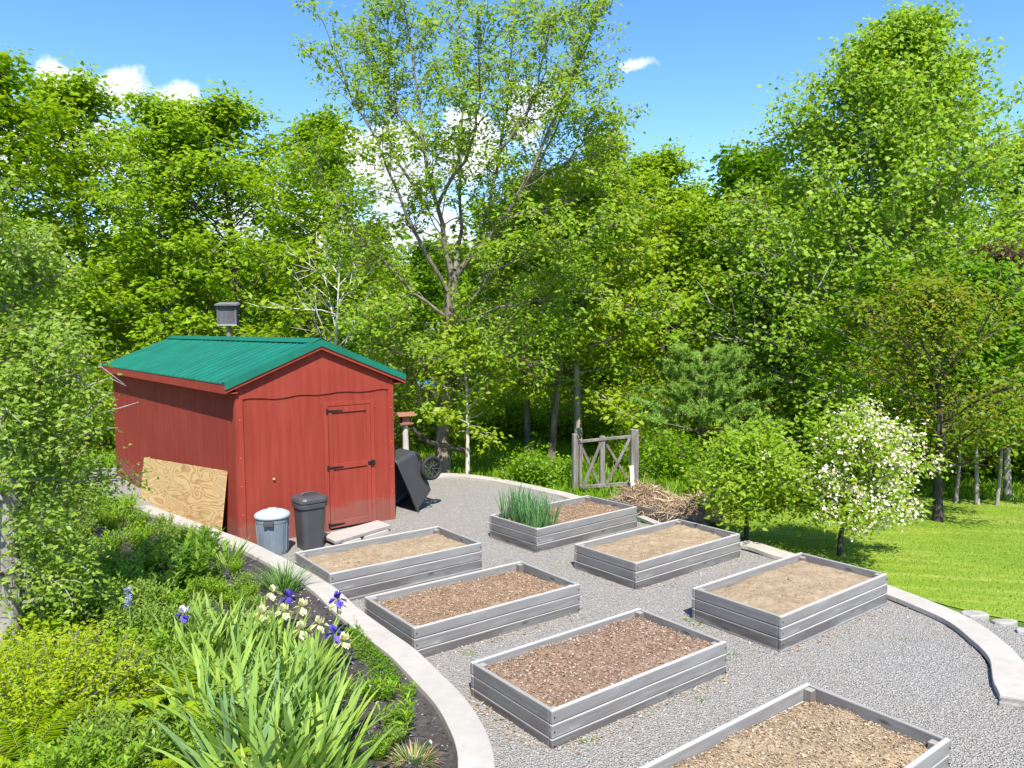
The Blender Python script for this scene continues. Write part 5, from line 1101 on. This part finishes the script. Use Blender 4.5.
# bare dead twigs reaching towards the shed
mb = MB(); rs = np.random.default_rng(311)
for (pts) in ([(60,420), (95,415), (120,408), (139,402)], [(70,440), (98,428), (118,428)], [(66,400), (92,384), (110,378), (126,386)], [(80,372), (100,366), (124,384)], [(85,415), (100,400), (112,392)]):
    P = [tuple(ony(u, v, 7.9 + .1*i)) for i, (u, v) in enumerate(pts)]; mb.tube(P, list(np.linspace(.012, .004, len(P))), 6)
mb.tube([tuple(ony(60, 420, 7.9)), tuple(ony(62, 470, 7.8)), tuple(GD(70, 545))], [.012, .016, .02], 6)
tag(mb.build('dead_branch', M['bark_pale'], smooth=True), 'bare grey dead twigs reaching from the bush toward the shed wall', 'branch')
shrub_thing('leafy_shrub', 320, .42, .34, 30, 8, .05, .5, .07, 'leaf_shrub', 108, 520, 'small bright bush at the foot of the shed wall left of the plywood', 'shrub')

# ------------------------------------------------------------------ light and sky
SUN = Vector((.082, -.614, .785)).normalized()
sd = bpy.data.lights.new('sun', 'SUN'); sd.energy = 4.6; sd.angle = R(.53); sd.color = (1, .945, .85); so = bpy.data.objects.new('sun', sd); col.objects.link(so)
so.rotation_euler = SUN.to_track_quat('Z', 'Y').to_euler()
w = bpy.data.worlds.new('World'); scene.world = w; w.use_nodes = True; nt = w.node_tree; N = nt.nodes; bg = N['Background']
sky = N.new('ShaderNodeTexSky'); sky.sky_type = 'NISHITA'; sky.sun_disc = False; sky.sun_elevation = math.asin(SUN.z); sky.sun_rotation = math.atan2(SUN.x, SUN.y); sky.air_density = 1.0; sky.dust_density = .4; sky.ozone_density = 2.0
hsv = N.new('ShaderNodeHueSaturation'); hsv.inputs['Saturation'].default_value = 1.3; hsv.inputs['Hue'].default_value = .508; hsv.inputs['Value'].default_value = 1.0; nt.links.new(sky.outputs[0], hsv.inputs['Color'])
tc = N.new('ShaderNodeTexCoord'); nz = N.new('ShaderNodeTexNoise'); nz.inputs['Scale'].default_value = 15; nz.inputs['Detail'].default_value = 9; nz.inputs['Roughness'].default_value = .58; nt.links.new(tc.outputs['Generated'], nz.inputs['Vector'])
acc = None
def math_(op, a, b=None):
    m = N.new('ShaderNodeMath'); m.operation = op
    for i, v in enumerate((a, b)):
        if v is None: continue
        if isinstance(v, (int, float)): m.inputs[i].default_value = v
        else: nt.links.new(v, m.inputs[i])
    return m.outputs[0]
for u, v, rx, rz_ in ((58,78,.055,.036),(112,94,.05,.032),(172,108,.036,.028),(390,170,.09,.07),(470,150,.055,.06),(530,112,.055,.055),(345,150,.055,.05),(635,66,.055,.02),(70,150,.16,.05),(250,250,.22,.1),(420,260,.2,.1)):
    d = ray(u, v).normalized(); wt = .64 if u == 635 else 1.0; sub = N.new('ShaderNodeVectorMath'); sub.operation = 'SUBTRACT'; nt.links.new(tc.outputs['Generated'], sub.inputs[0]); sub.inputs[1].default_value = d
    sc = N.new('ShaderNodeVectorMath'); sc.operation = 'MULTIPLY'; nt.links.new(sub.outputs[0], sc.inputs[0]); sc.inputs[1].default_value = (1/rx, 1/rx, 1/rz_)
    ln = N.new('ShaderNodeVectorMath'); ln.operation = 'LENGTH'; nt.links.new(sc.outputs[0], ln.inputs[0]); blob = math_('SUBTRACT', wt, ln.outputs['Value']); acc = blob if acc is None else math_('MAXIMUM', acc, blob)
mask = math_('ADD', acc, math_('MULTIPLY', math_('SUBTRACT', nz.outputs['Fac'], .5), 2.4))
rp = N.new('ShaderNodeValToRGB'); rp.color_ramp.elements[0].position = .2; rp.color_ramp.elements[1].position = .55; nt.links.new(mask, rp.inputs['Fac'])
nz2 = N.new('ShaderNodeTexNoise'); nz2.inputs['Scale'].default_value = 14; nz2.inputs['Detail'].default_value = 6; nt.links.new(tc.outputs['Generated'], nz2.inputs['Vector'])
rp2 = N.new('ShaderNodeValToRGB'); rp2.color_ramp.elements[0].position = .35; rp2.color_ramp.elements[0].color = (3.6, 4.0, 4.7, 1); rp2.color_ramp.elements[1].position = .6; rp2.color_ramp.elements[1].color = (5.2, 5.2, 5.2, 1); nt.links.new(nz2.outputs['Fac'], rp2.inputs['Fac'])
mx = N.new('ShaderNodeMix'); mx.data_type = 'RGBA'; nt.links.new(rp.outputs[0], mx.inputs[0]); nt.links.new(hsv.outputs[0], mx.inputs[6]); nt.links.new(rp2.outputs[0], mx.inputs[7]); nt.links.new(mx.outputs[2], bg.inputs['Color']); bg.inputs['Strength'].default_value = .142
vs = scene.view_settings; vs.view_transform = 'Standard'; vs.look = 'None'; vs.exposure = .99; vs.gamma = 1; vs.use_curve_mapping = False
scene.render.engine = 'CYCLES'; scene.cycles.max_bounces = 8; scene.cycles.transparent_max_bounces = 8
